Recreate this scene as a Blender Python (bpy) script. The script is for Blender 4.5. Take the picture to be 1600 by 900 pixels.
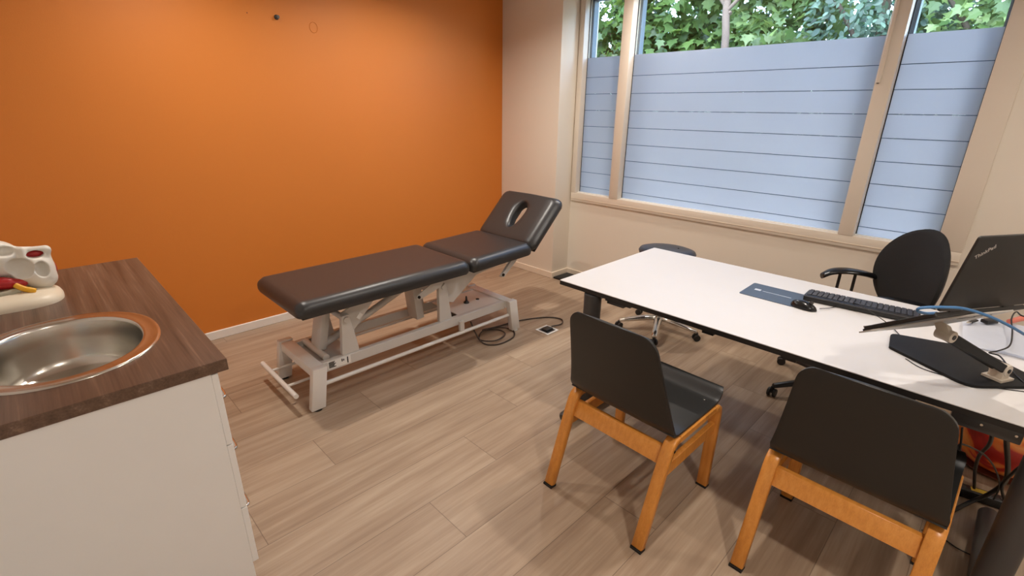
import bpy, bmesh, math, random
import numpy as np
from mathutils import Vector, Matrix
PI = math.pi
rad = math.radians
V = Vector
for o in list(bpy.data.objects):
    bpy.data.objects.remove(o)
SC = bpy.context.scene
COL = SC.collection

# ------------------------------------------------------------------ camera
RX = V((0.714, -0.6999, 0.0125)); FW = V((0.6609, 0.6674, -0.3435))
FW.normalize(); RX = (RX - FW * RX.dot(FW)).normalized(); UP = RX.cross(FW)
cd = bpy.data.cameras.new('camera'); cam = bpy.data.objects.new('camera', cd); COL.objects.link(cam)
cd.sensor_width = 36.0; cd.lens = 762.48 / 1600 * 36
cd.clip_start = 0.02
M4 = Matrix.Identity(4)
for i in range(3):
    M4[i][0] = RX[i]; M4[i][1] = UP[i]; M4[i][2] = -FW[i]
M4[2][3] = 1.62
cam.matrix_world = M4
SC.camera = cam

# ------------------------------------------------------------------ exposure, sky, sun, lamps
SC.view_settings.view_transform = 'Standard'
SC.view_settings.look = 'None'
SC.view_settings.exposure = 0.04
SC.view_settings.gamma = 1.0
SC.view_settings.use_curve_mapping = False

world = bpy.data.worlds.new('sky'); SC.world = world; world.use_nodes = True
wn = world.node_tree.nodes; wl = world.node_tree.links
sky = wn.new('ShaderNodeTexSky'); sky.sky_type = 'NISHITA'; sky.sun_disc = False
sky.sun_elevation = rad(55); sky.sun_rotation = rad(250); sky.air_density = 1.0; sky.dust_density = 1.0; sky.ozone_density = 2.0
SKY_STRENGTH = 2.9
wn['Background'].inputs['Strength'].default_value = SKY_STRENGTH
wl.new(sky.outputs[0], wn['Background'].inputs['Color'])

def lamp(name, kind, loc, power, color, rot=None, size=0.2, spread=PI):
    l = bpy.data.lights.new(name, kind); l.energy = power; l.color = color
    if kind == 'AREA':
        l.shape = 'DISK'; l.size = size; l.spread = spread
    o = bpy.data.objects.new(name, l); COL.objects.link(o); o.location = loc
    if rot: o.rotation_euler = rot
    return o
sun = lamp('sun', 'SUN', (0, 0, 12), 3.0, (1.0, 0.95, 0.86))
sun.data.angle = rad(2)
sun.rotation_euler = V((0.62, -0.25, -0.74)).to_track_quat('-Z', 'Y').to_euler()
WARM = (1.0, 0.92, 0.83)
CEIL = 2.70
for lx, ly, p, s in ((2.14, 0.65, 13.5, 0.09), (3.50, 2.10, 12.5, 0.09), (0.84, 2.98, 16, 0.09), (2.20, 2.90, 19, 0.09), (0.8, -0.7, 21, 0.15), (3.2, -1.0, 10, 0.15)):  # last two are unseen added fill, chiefly to brighten the cabinet end
    lamp('downlight_or_fill', 'AREA', (lx, ly, CEIL - 0.012), p, WARM, None, s, rad(150))

# ------------------------------------------------------------------ node helpers
def lin(c):
    return tuple((x / 12.92 if x <= 0.04045 else ((x + 0.055) / 1.055) ** 2.4) for x in c)
def hexc(r, g, b):
    return lin((r / 255, g / 255, b / 255)) + (1.0,)
def mat(name, col, rough=0.5, metal=0.0, spec=0.5, bump=0.0, bscale=200.0, var=0.0, vscale=8.0, coat=0.0, coord='Object'):
    m = bpy.data.materials.new(name); m.use_nodes = True
    nt = m.node_tree; b = nt.nodes['Principled BSDF']
    b.inputs['Base Color'].default_value = col
    b.inputs['Roughness'].default_value = rough
    b.inputs['Metallic'].default_value = metal
    b.inputs['Specular IOR Level'].default_value = spec
    if coat:
        b.inputs['Coat Weight'].default_value = coat; b.inputs['Coat Roughness'].default_value = 0.15
    tc = nt.nodes.new('ShaderNodeTexCoord')
    n = nt.nodes.new('ShaderNodeTexNoise'); n.inputs['Scale'].default_value = vscale; n.inputs['Detail'].default_value = 3
    nt.links.new(tc.outputs[coord], n.inputs['Vector'])
    v = max(var, 0.02)
    mr = nt.nodes.new('ShaderNodeMapRange'); mr.inputs['To Min'].default_value = 1 - v; mr.inputs['To Max'].default_value = 1 + v
    nt.links.new(n.outputs['Fac'], mr.inputs['Value'])
    mx = nt.nodes.new('ShaderNodeMix'); mx.data_type = 'RGBA'; mx.blend_type = 'MULTIPLY'
    mx.inputs['Factor'].default_value = 1.0; mx.inputs['A'].default_value = col
    nt.links.new(mr.outputs['Result'], mx.inputs['B']); nt.links.new(mx.outputs['Result'], b.inputs['Base Color'])
    if bump:
        n2 = nt.nodes.new('ShaderNodeTexNoise'); n2.inputs['Scale'].default_value = bscale; n2.inputs['Detail'].default_value = 2
        nt.links.new(tc.outputs[coord], n2.inputs['Vector'])
        bp = nt.nodes.new('ShaderNodeBump'); bp.inputs['Strength'].default_value = bump; bp.inputs['Distance'].default_value = 0.002
        nt.links.new(n2.outputs['Fac'], bp.inputs['Height']); nt.links.new(bp.outputs['Normal'], b.inputs['Normal'])
    return m
class NT:
    def __init__(s, m): s.nt = m.node_tree; s.n = s.nt.nodes; s.l = s.nt.links
    def math(s, op, a, b=None, c=None):
        n = s.n.new('ShaderNodeMath'); n.operation = op
        for i, x in enumerate((a, b, c)):
            if x is None: continue
            if isinstance(x, (int, float)): n.inputs[i].default_value = x
            else: s.l.new(x, n.inputs[i])
        return n.outputs[0]
    def comb(s, x, y, z):
        n = s.n.new('ShaderNodeCombineXYZ')
        for i, q in enumerate((x, y, z)):
            if isinstance(q, (int, float)): n.inputs[i].default_value = q
            else: s.l.new(q, n.inputs[i])
        return n.outputs[0]
    def noise(s, vec, scale, detail=3, rough=0.5):
        n = s.n.new('ShaderNodeTexNoise'); n.inputs['Scale'].default_value = scale; n.inputs['Detail'].default_value = detail
        n.inputs['Roughness'].default_value = rough
        s.l.new(vec, n.inputs['Vector']); return n.outputs['Fac']
    def ramp(s, fac, stops):
        n = s.n.new('ShaderNodeValToRGB'); e = n.color_ramp.elements
        while len(e) < len(stops): e.new(0.5)
        for i, (p, c) in enumerate(stops): e[i].position = p; e[i].color = c
        s.l.new(fac, n.inputs['Fac']); return n.outputs['Color']
    def mix(s, fac, a, b, mode='MIX'):
        n = s.n.new('ShaderNodeMix'); n.data_type = 'RGBA'; n.blend_type = mode
        for k, x in (('Factor', fac), ('A', a), ('B', b)):
            if isinstance(x, (int, float)): n.inputs[k].default_value = x
            elif isinstance(x, tuple): n.inputs[k].default_value = x
            else: s.l.new(x, n.inputs[k])
        return n.outputs['Result']

def floor_mat():
    m = bpy.data.materials.new('plank_vinyl'); m.use_nodes = True; t = NT(m); b = t.n['Principled BSDF']
    tc = t.n.new('ShaderNodeTexCoord'); sp = t.n.new('ShaderNodeSeparateXYZ'); t.l.new(tc.outputs['Object'], sp.inputs[0])
    x, y = sp.outputs[0], sp.outputs[1]
    W, L = 0.255, 1.386
    r = t.math('DIVIDE', t.math('SUBTRACT', y, 1.186), W); row = t.math('FLOOR', r); fr = t.math('SUBTRACT', r, row)
    xx = t.math('DIVIDE', t.math('SUBTRACT', t.math('SUBTRACT', x, 0.936), t.math('MULTIPLY', row, 0.40)), L)
    ix = t.math('FLOOR', xx); fx = t.math('SUBTRACT', xx, ix)
    wn_ = t.n.new('ShaderNodeTexWhiteNoise'); wn_.noise_dimensions = '3D'; t.l.new(t.comb(row, ix, 3.7), wn_.inputs['Vector'])
    h = wn_.outputs['Value']
    ofs = t.math('MULTIPLY', h, 37.0)
    v1 = t.comb(t.math('ADD', t.math('MULTIPLY', x, 1.0), ofs), t.math('ADD', t.math('MULTIPLY', y, 17.0), ofs), 0.0)
    v2 = t.comb(t.math('ADD', t.math('MULTIPLY', x, 3.2), ofs), t.math('ADD', t.math('MULTIPLY', y, 95.0), ofs), 0.0)
    v3 = t.comb(t.math('ADD', t.math('MULTIPLY', x, 1.3), ofs), t.math('ADD', t.math('MULTIPLY', y, 5.0), ofs), 4.0)
    n1 = t.noise(v1, 1.3, 4, 0.6); n2 = t.noise(v2, 1.0, 3, 0.6); n3 = t.noise(v3, 1.0, 2)
    g = t.math('ADD', t.math('ADD', t.math('MULTIPLY', n1, 0.55), t.math('MULTIPLY', n2, 0.20)), t.math('MULTIPLY', n3, 0.25))
    g = t.math('ADD', g, t.math('MULTIPLY', t.math('SUBTRACT', h, 0.5), 0.07))
    c = t.ramp(g, [(0.33, hexc(141, 117, 96)), (0.50, hexc(165, 142, 119)), (0.66, hexc(183, 162, 139))])
    e1 = t.math('LESS_THAN', t.math('ABSOLUTE', t.math('SUBTRACT', t.math('ABSOLUTE', t.math('SUBTRACT', fr, 0.5)), 0.5)), 0.0065)
    e2 = t.math('LESS_THAN', t.math('ABSOLUTE', t.math('SUBTRACT', t.math('ABSOLUTE', t.math('SUBTRACT', fx, 0.5)), 0.5)), 0.0013)
    seam = t.math('MAXIMUM', e1, e2)
    c = t.mix(t.math('MULTIPLY', seam, 0.55), c, hexc(88, 70, 56))
    t.l.new(c, b.inputs['Base Color'])
    b.inputs['Roughness'].default_value = 0.42; b.inputs['Specular IOR Level'].default_value = 0.4
    bp = t.n.new('ShaderNodeBump'); bp.inputs['Strength'].default_value = 0.25; bp.inputs['Distance'].default_value = 0.002
    t.l.new(t.math('SUBTRACT', t.math('MULTIPLY', n2, 0.25), seam), bp.inputs['Height']); t.l.new(bp.outputs['Normal'], b.inputs['Normal'])
    return m
def grain_mat(name, stops, axis, sx=1.2, sy=22.0, rough=0.4, spec=0.5):
    m = bpy.data.materials.new(name); m.use_nodes = True; t = NT(m); b = t.n['Principled BSDF']
    tc = t.n.new('ShaderNodeTexCoord'); sp = t.n.new('ShaderNodeSeparateXYZ'); t.l.new(tc.outputs['Object'], sp.inputs[0])
    o = [t.math('MULTIPLY', sp.outputs[i], sx if i == axis else sy) for i in range(3)]
    v = t.comb(*o)
    n1 = t.noise(v, 1.0, 5, 0.65)
    o2 = [t.math('MULTIPLY', sp.outputs[i], sx * 2 if i == axis else sy * 6) for i in range(3)]
    n2 = t.noise(t.comb(*o2), 1.0, 2, 0.5)
    g = t.math('ADD', t.math('MULTIPLY', n1, 0.7), t.math('MULTIPLY', n2, 0.3))
    c = t.ramp(g, stops); t.l.new(c, b.inputs['Base Color'])
    b.inputs['Roughness'].default_value = rough; b.inputs['Specular IOR Level'].default_value = spec
    return m
def marble_mat():
    m = bpy.data.materials.new('flame_print'); m.use_nodes = True; t = NT(m); b = t.n['Principled BSDF']
    tc = t.n.new('ShaderNodeTexCoord'); mp = t.n.new('ShaderNodeMapping'); mp.inputs['Scale'].default_value = (4, 4, 6); mp.inputs['Rotation'].default_value = (0.4, 0.3, 0)
    t.l.new(tc.outputs['Object'], mp.inputs['Vector'])
    n = t.n.new('ShaderNodeTexNoise'); n.inputs['Scale'].default_value = 1.0; n.inputs['Detail'].default_value = 3; n.inputs['Distortion'].default_value = 1.0
    t.l.new(mp.outputs[0], n.inputs['Vector'])
    c = t.ramp(n.outputs['Fac'], [(0.30, hexc(150, 25, 20)), (0.40, hexc(190, 40, 30)), (0.43, hexc(226, 112, 44)), (0.51, hexc(236, 156, 80)), (0.58, hexc(226, 124, 52)), (0.62, hexc(200, 46, 36))])
    t.l.new(c, b.inputs['Base Color']); b.inputs['Roughness'].default_value = 0.35
    return m
def film_mat():
    m = bpy.data.materials.new('frosted_film'); m.use_nodes = True; t = NT(m)
    out = t.n['Material Output']; t.n.remove(t.n['Principled BSDF'])
    tr = t.n.new('ShaderNodeBsdfTranslucent'); tr.inputs['Color'].default_value = (0.67, 0.605, 0.59, 1)
    df = t.n.new('ShaderNodeBsdfDiffuse'); df.inputs['Color'].default_value = (0.72, 0.78, 0.84, 1)
    mx = t.n.new('ShaderNodeMixShader'); mx.inputs[0].default_value = 0.10
    tc = t.n.new('ShaderNodeTexCoord'); nz = t.noise(tc.outputs['Object'], 3.0, 1)
    t.l.new(t.ramp(nz, [(0.3, (0.655, 0.59, 0.575, 1)), (0.7, (0.67, 0.605, 0.59, 1))]), tr.inputs['Color'])
    t.l.new(tr.outputs[0], mx.inputs[1]); t.l.new(df.outputs[0], mx.inputs[2]); t.l.new(mx.outputs[0], out.inputs[0])
    return m
def glass_mat():
    m = bpy.data.materials.new('window_glass'); m.use_nodes = True; t = NT(m)
    out = t.n['Material Output']; t.n.remove(t.n['Principled BSDF'])
    tr = t.n.new('ShaderNodeBsdfTransparent'); tr.inputs['Color'].default_value = (0.93, 0.96, 0.95, 1)
    gl = t.n.new('ShaderNodeBsdfGlossy'); gl.inputs['Roughness'].default_value = 0.02
    fr = t.n.new('ShaderNodeFresnel'); ge = t.n.new('ShaderNodeNewGeometry')
    t.l.new(t.math('ADD', t.math('MULTIPLY', ge.outputs['Backfacing'], 1 / 1.5 - 1.5), 1.5), fr.inputs['IOR'])
    mx = t.n.new('ShaderNodeMixShader'); t.l.new(fr.outputs[0], mx.inputs[0])
    t.l.new(tr.outputs[0], mx.inputs[1]); t.l.new(gl.outputs[0], mx.inputs[2]); t.l.new(mx.outputs[0], out.inputs[0])
    return m
def leaf_mat(name, dark, light, trans):
    m = bpy.data.materials.new(name); m.use_nodes = True; t = NT(m)
    out = t.n['Material Output']; b = t.n['Principled BSDF']; b.inputs['Roughness'].default_value = 0.45
    g = t.n.new('ShaderNodeNewGeometry')
    c = t.ramp(g.outputs['Random Per Island'], [(0.0, dark), (1.0, light)])
    t.l.new(c, b.inputs['Base Color'])
    tl = t.n.new('ShaderNodeBsdfTranslucent'); tl.inputs['Color'].default_value = trans
    mx = t.n.new('ShaderNodeMixShader'); mx.inputs[0].default_value = 0.42
    t.l.new(b.outputs[0], mx.inputs[1]); t.l.new(tl.outputs[0], mx.inputs[2]); t.l.new(mx.outputs[0], out.inputs[0])
    return m

MT = dict(
    orange=mat('orange_paint', hexc(206, 120, 40), 0.55, bump=0.15, bscale=160, var=0.03, vscale=2),
    cream=mat('cream_paint', hexc(233, 223, 208), 0.6, bump=0.15, bscale=160, var=0.02, vscale=2),
    ceiling=mat('ceiling_paint', hexc(235, 232, 226), 0.8),
    frame=mat('cream_lacquer', hexc(228, 216, 200), 0.35, var=0.02),
    skirting=mat('white_lacquer', hexc(232, 224, 214), 0.4, var=0.05, vscale=14),
    skirt2=mat('cream_skirting', hexc(230, 214, 194), 0.4, var=0.04, vscale=14),
    floor=floor_mat(), film=film_mat(), glass=glass_mat(),
    outframe=mat('grey_aluminium', hexc(120, 130, 145), 0.4, 0.3), gasket=mat('black_gasket', hexc(20, 22, 26), 0.6),
    whitewall=mat('white_render', hexc(235, 238, 242), 0.8),
    ground=mat('grey_paving', hexc(52, 52, 52), 0.9, var=0.15),
    leather=mat('brown_black_leatherette', hexc(44, 44, 45), 0.36, spec=0.6, bump=0.12, bscale=420, var=0.04, vscale=20),
    wmetal=mat('white_powder_coat', hexc(226, 221, 214), 0.32, var=0.03, vscale=10),
    smetal=mat('white_painted_steel', hexc(206, 200, 192), 0.38, var=0.04, vscale=10),
    bolt=mat('dark_steel', hexc(40, 38, 36), 0.35, 0.6),
    screw=mat('bright_steel', hexc(215, 215, 212), 0.2, 1.0),
    shell=mat('charcoal_laminate', hexc(36, 36, 36), 0.42, spec=0.5, var=0.03, vscale=30, bump=0.05, bscale=500),
    edge=mat('grey_ply_edge', hexc(150, 140, 132), 0.4, var=0.08, vscale=60),
    wood=grain_mat('honey_beech', [(0.30, hexc(196, 124, 50)), (0.52, hexc(214, 142, 62)), (0.72, hexc(222, 154, 76))], 2, 5, 60, 0.33),
    pad=mat('black_felt', hexc(25, 22, 20), 0.9),
    counter=grain_mat('dark_oak_laminate', [(0.30, hexc(62, 44, 34)), (0.44, hexc(92, 69, 55)), (0.56, hexc(106, 82, 67)), (0.66, hexc(134, 108, 90)), (0.74, hexc(104, 80, 66))], 1, 1.3, 30, 0.36),
    cab=mat('white_melamine', hexc(236, 234, 232), 0.4, var=0.015),
    steel=mat('brushed_steel', hexc(206, 202, 194), 0.24, 1.0, var=0.05, vscale=30, bump=0.03, bscale=300),
    chrome=mat('polished_aluminium', hexc(215, 212, 206), 0.18, 1.0),
    bone=mat('bone_plastic', hexc(232, 228, 218), 0.4, var=0.04, vscale=30),
    bonebase=mat('cream_plastic', hexc(230, 218, 196), 0.4, var=0.02),
    muscle=mat('red_muscle_plastic', hexc(178, 32, 36), 0.35, var=0.08, vscale=40),
    nerve=mat('yellow_nerve_plastic', hexc(232, 172, 40), 0.35),
    greybone=mat('grey_cartilage', hexc(170, 165, 145), 0.45),
    desk=mat('white_desk_laminate', hexc(222, 219, 217), 0.38, var=0.01),
    blackedge=mat('black_edge_band', hexc(32, 28, 26), 0.5),
    dgrey=mat('graphite_steel', hexc(72, 70, 70), 0.4, 0.2, var=0.03),
    black=mat('black_plastic', hexc(26, 25, 26), 0.42, var=0.05, vscale=40),
    gloss=mat('glossy_black_plastic', hexc(20, 20, 22), 0.22),
    fabric=mat('black_upholstery', hexc(20, 19, 19), 0.85, bump=0.3, bscale=700),
    navy=mat('dark_blue_leatherette', hexc(46, 54, 68), 0.38, bump=0.1, bscale=400),
    laptop=mat('matt_black_lid', hexc(36, 34, 32), 0.45),
    alu=mat('silver_aluminium', hexc(205, 200, 194), 0.38, 0.45),
    putty=mat('grey_beige_plastic', hexc(196, 184, 168), 0.4),
    padblue=mat('blue_grey_mat', hexc(76, 90, 108), 0.5, bump=0.1, bscale=900),
    pale=mat('pale_print', hexc(215, 222, 232), 0.5),
    paper=mat('white_paper', hexc(238, 240, 246), 0.7), cup=mat('beige_ceramic', hexc(190, 172, 150), 0.5),
    blue=mat('blue_cable', hexc(70, 120, 172), 0.4), cable=mat('black_rubber', hexc(18, 17, 17), 0.45),
    brown=mat('brown_rubber', hexc(66, 54, 46), 0.5), pink=mat('coral_plastic', hexc(214, 120, 104), 0.45),
    key=mat('dark_blue_key', hexc(46, 50, 62), 0.45), flame=marble_mat(), rim=mat('brown_rim', hexc(96, 44, 24), 0.5),
    yellow=mat('yellow_sticker', hexc(224, 186, 60), 0.5), bark=mat('pale_bark', hexc(92, 78, 68), 0.9, var=0.25, vscale=20),
    matt=mat('matt_black_plate', hexc(17, 16, 16), 0.62, spec=0.3),
    joint=mat('slate_joint', hexc(84, 98, 114), 0.6),
    white=mat('white_plastic', hexc(235, 232, 226), 0.4),
)
BARK = MT['bark']

# ------------------------------------------------------------------ mesh helpers
class MB:
    def __init__(s): s.b = bmesh.new()
    def box(s, lo, hi, rot=None, c=None):
        lo, hi = V(lo), V(hi); cc = (lo + hi) / 2; d = hi - lo
        m = Matrix.Translation(cc) @ Matrix.Diagonal((d.x, d.y, d.z, 1))
        if rot is not None:
            pc = V(c) if c is not None else cc
            m = Matrix.Translation(pc) @ rot.to_4x4() @ Matrix.Translation(-pc) @ m
        bmesh.ops.create_cube(s.b, size=1, matrix=m); return s
    def obox(s, c, ax, ay, az, dx, dy, dz):
        ax, ay, az = V(ax).normalized(), V(ay).normalized(), V(az).normalized()
        m = Matrix.Identity(4)
        for i in range(3):
            m[i][0] = ax[i] * dx; m[i][1] = ay[i] * dy; m[i][2] = az[i] * dz; m[i][3] = c[i]
        bmesh.ops.create_cube(s.b, size=1, matrix=m); return s
    def loft(s, rings, cap=True):
        vs = [[s.b.verts.new(p) for p in r] for r in rings]
        n = len(vs[0])
        for a, b in zip(vs, vs[1:]):
            for i in range(n):
                s.b.faces.new((a[i], a[(i + 1) % n], b[(i + 1) % n], b[i]))
        if cap:
            s.b.faces.new(vs[0][::-1]); s.b.faces.new(vs[-1])
        return s
    def tube(s, pts, r, n=10, cap=True):
        pts = [V(p) for p in pts]; rs = r if isinstance(r, (list, tuple)) else [r] * len(pts)
        t0 = (pts[1] - pts[0]).normalized()
        up = V((0, 0, 1)) if abs(t0.z) < 0.9 else V((1, 0, 0))
        u = t0.cross(up).normalized(); rings = []
        for i, p in enumerate(pts):
            t = (pts[min(i + 1, len(pts) - 1)] - pts[max(i - 1, 0)]).normalized()
            u = (u - t * u.dot(t)).normalized(); w = t.cross(u)
            rings.append([p + (u * math.cos(2 * PI * k / n) + w * math.sin(2 * PI * k / n)) * rs[i] for k in range(n)])
        return s.loft(rings, cap)
    def cyl(s, a, b, r0, r1=None, n=20):
        return s.tube([a, b], [r0, r0 if r1 is None else r1], n)
    def prism(s, poly, o, ax, ay, az, t):
        o, ax, ay, az = V(o), V(ax), V(ay), V(az)
        lo = [o + ax * p[0] + ay * p[1] for p in poly]
        return s.loft([lo, [p + az * t for p in lo]])
    def lathe(s, prof, c=(0, 0, 0), n=32, sx=1, sy=1, ex=2.0, rz=0):
        rings = []
        for r, z in prof:
            ring = []
            for k in range(n):
                a = 2 * PI * k / n; ca, sa = math.cos(a), math.sin(a)
                x = math.copysign(abs(ca) ** (2 / ex), ca) * r * sx; y = math.copysign(abs(sa) ** (2 / ex), sa) * r * sy
                ring.append(V((c[0] + x * math.cos(rz) - y * math.sin(rz), c[1] + x * math.sin(rz) + y * math.cos(rz), c[2] + z)))
            rings.append(ring)
        return s.loft(rings, True)
    def ball(s, c, r, sc=(1, 1, 1), n=24, rot=None):
        m = Matrix.Translation(c) @ (rot.to_4x4() if rot is not None else Matrix.Identity(4)) @ Matrix.Diagonal((r * sc[0], r * sc[1], r * sc[2], 1))
        bmesh.ops.create_uvsphere(s.b, u_segments=n, v_segments=n // 2, radius=1, matrix=m); return s
    def grid(s, P):
        vs = [[s.b.verts.new(p) for p in r] for r in P]
        for a, b in zip(vs, vs[1:]):
            for i in range(len(a) - 1): s.b.faces.new((a[i], a[i + 1], b[i + 1], b[i]))
        return s
    def bevel(s, w, seg=2, ang=30):
        bmesh.ops.recalc_face_normals(s.b, faces=s.b.faces)
        es = [e for e in s.b.edges if len(e.link_faces) == 2 and e.calc_face_angle(0) > rad(ang)]
        bmesh.ops.bevel(s.b, geom=es, offset=w, segments=seg, affect='EDGES', clamp_overlap=True, profile=0.5)
        return s
    def xf(s, m):
        bmesh.ops.transform(s.b, matrix=m, verts=s.b.verts); return s
    def build(s, name, m, parent=None, sm=35, world=False, recalc=True):
        if recalc: bmesh.ops.recalc_face_normals(s.b, faces=s.b.faces)
        me = bpy.data.meshes.new(name)
        if world and parent is not None:
            bmesh.ops.translate(s.b, verts=s.b.verts, vec=-abs_loc(parent))
        s.b.to_mesh(me); s.b.free()
        me.materials.append(m)
        me.shade_smooth(); me.set_sharp_from_angle(angle=rad(sm))
        o = bpy.data.objects.new(name, me); COL.objects.link(o)
        if parent is not None: o.parent = parent
        return o
def abs_loc(o):
    v = V((0, 0, 0))
    while o is not None: v = v + o.location; o = o.parent
    return v
def tag(o, label, cat, group=None):
    o['label'] = label; o['category'] = cat
    if group: o['group'] = group
    return o
def thing(name, label, cat, loc=(0, 0, 0), rz=0, group=None):
    o = bpy.data.objects.new(name, None); COL.objects.link(o); o.location = loc; o.rotation_euler = (0, 0, rz)
    o.empty_display_size = 0.05
    return tag(o, label, cat, group)
def struct(o): o['kind'] = 'structure'; return o
def copy_tree(o, parent=None):
    c = o.copy(); COL.objects.link(c)
    if parent is not None: c.parent = parent
    for ch in list(o.children): copy_tree(ch, c)
    return c
def catmull(pts, n=8):
    pts = [V(p) for p in pts]; q = [pts[0] * 2 - pts[1]] + pts + [pts[-1] * 2 - pts[-2]]; out = []
    for i in range(1, len(q) - 2):
        for k in range(n):
            t = k / n; a, b, c, d = q[i - 1], q[i], q[i + 1], q[i + 2]
            out.append(0.5 * ((2 * b) + (c - a) * t + (2 * a - 5 * b + 4 * c - d) * t * t + (3 * b - a - 3 * c + d) * t ** 3))
    out.append(pts[-1]); return out
def round_poly(poly, r, n=5):
    out = []; N = len(poly); rr = r if isinstance(r, (list, tuple)) else [r] * N
    for i in range(N):
        p, a, b = V(poly[i] + (0,)), V(poly[i - 1] + (0,)), V(poly[(i + 1) % N] + (0,))
        if rr[i] <= 0: out.append((p.x, p.y)); continue
        u, w = (a - p).normalized(), (b - p).normalized()
        d = min(rr[i] / max(math.tan(u.angle(w) / 2), 0.05), (a - p).length * .49, (b - p).length * .49)
        s_, e_ = p + u * d, p + w * d
        for k in range(n + 1):
            t = k / n; q = s_ * (1 - t) ** 2 + p * 2 * t * (1 - t) + e_ * t * t
            out.append((q.x, q.y))
    return out
def tex_text(body, size, m, name, parent, mtx, depth=0.0004):
    cu = bpy.data.curves.new(name, 'FONT'); cu.body = body; cu.size = size; cu.extrude = depth; cu.align_x = 'LEFT'
    tmp = bpy.data.objects.new(name + '_t', cu); COL.objects.link(tmp)
    dg = bpy.context.evaluated_depsgraph_get()
    me = bpy.data.meshes.new_from_object(tmp.evaluated_get(dg)); bpy.data.objects.remove(tmp); bpy.data.curves.remove(cu)
    me.transform(mtx); me.materials.clear(); me.materials.append(m); me.name = name
    o = bpy.data.objects.new(name, me); COL.objects.link(o); o.parent = parent
    return o
X, Y, Z = V((1, 0, 0)), V((0, 1, 0)), V((0, 0, 1))

# ------------------------------------------------------------------ the room
XL, XW, XP = -0.33, 3.87, 3.63       # left wall, window wall, pier face
YB, YP, YF = 3.845, 3.09, -1.70      # orange wall, pier side, wall behind the camera
WT = 0.26
struct(MB().box((XL - .2, YF - .2, -.12), (XW + WT, YB + .2, 0)).build('floor', MT['floor']))
struct(MB().box((XL - .2, YF - .2, CEIL), (XW + WT, YB + .2, CEIL + .2)).build('ceiling', MT['ceiling']))
struct(MB().box((XL - .2, YB, 0), (XW + WT, YB + .2, CEIL)).build('wall_back', MT['orange']))
struct(MB().box((XL - .2, YF - .2, 0), (XL, YB, CEIL)).build('wall_left', MT['ceiling']))
struct(MB().box((XL, YF - .2, 0), (XW + WT, YF, CEIL)).build('wall_front', MT['ceiling']))
struct(MB().box((XP, YP, 0), (XW + WT, YB, CEIL)).bevel(.004, 2).build('wall_corner', MT['cream']))
OY0, OY1, OZ0, OZ1 = 0.135, 3.075, 0.775, 2.64
w = MB()
w.box((XW, YF, 0), (XW + WT, YP, OZ0)); w.box((XW, YF, OZ1), (XW + WT, YP, CEIL))
w.box((XW, YF, OZ0), (XW + WT, OY0, OZ1)); w.box((XW, OY1, OZ0), (XW + WT, YP, OZ1))
struct(w.build('wall_right', MT['cream']))
struct(MB().box((XL, YB - .014, 0), (XP, YB, .064)).bevel(.003, 1).build('baseboard_back', MT['skirting']))
struct(MB().box((XP - .014, YP - .014, 0), (XP, YB - .014, .062)).bevel(.003, 1).build('baseboard_corner', MT['skirt2']))
b = MB().box((XP, YP - .014, 0), (XW, YP, .062)); b.box((XW - .014, YF, 0), (XW, YP - .014, .062))
struct(b.bevel(.003, 1).build('baseboard_right', MT['skirt2']))
struct(MB().box((XL, YF, 0), (XL + .014, 1.5, .062)).build('baseboard_left', MT['skirt2']))

# window: frame, mullions, panes, frosted film strips
win = bpy.data.objects.new('window_1', None); COL.objects.link(win); win.location = (XW, 1.6, OZ0); struct(win)
FD0, FD1 = XW - 0.018, XW + 0.10
panes = [(2.622, 3.022), (0.757, 2.530), (0.240, 0.668)]
ZB, ZT = 0.856, 2.56
fr = MB()
fr.box((FD0, OY0 - .02, OZ0), (FD1, OY1 + .0, ZB)); fr.box((FD0, OY0 - .02, ZT), (FD1, OY1, OZ1))
fr.box((FD0, OY0 - .02, ZB), (FD1, 0.240, ZT)); fr.box((FD0, 3.022, ZB), (FD1, OY1, ZT))
fr.bevel(.004, 2).build('window_frame', MT['frame'], win, world=True)
for a, c in ((2.530, 2.622), (0.668, 0.757)):
    MB().box((FD0 - .004, a, ZB - .001), (FD1, c, ZT + .001)).bevel(.004, 2).build('mullion', MT['frame'], win, world=True)
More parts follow.
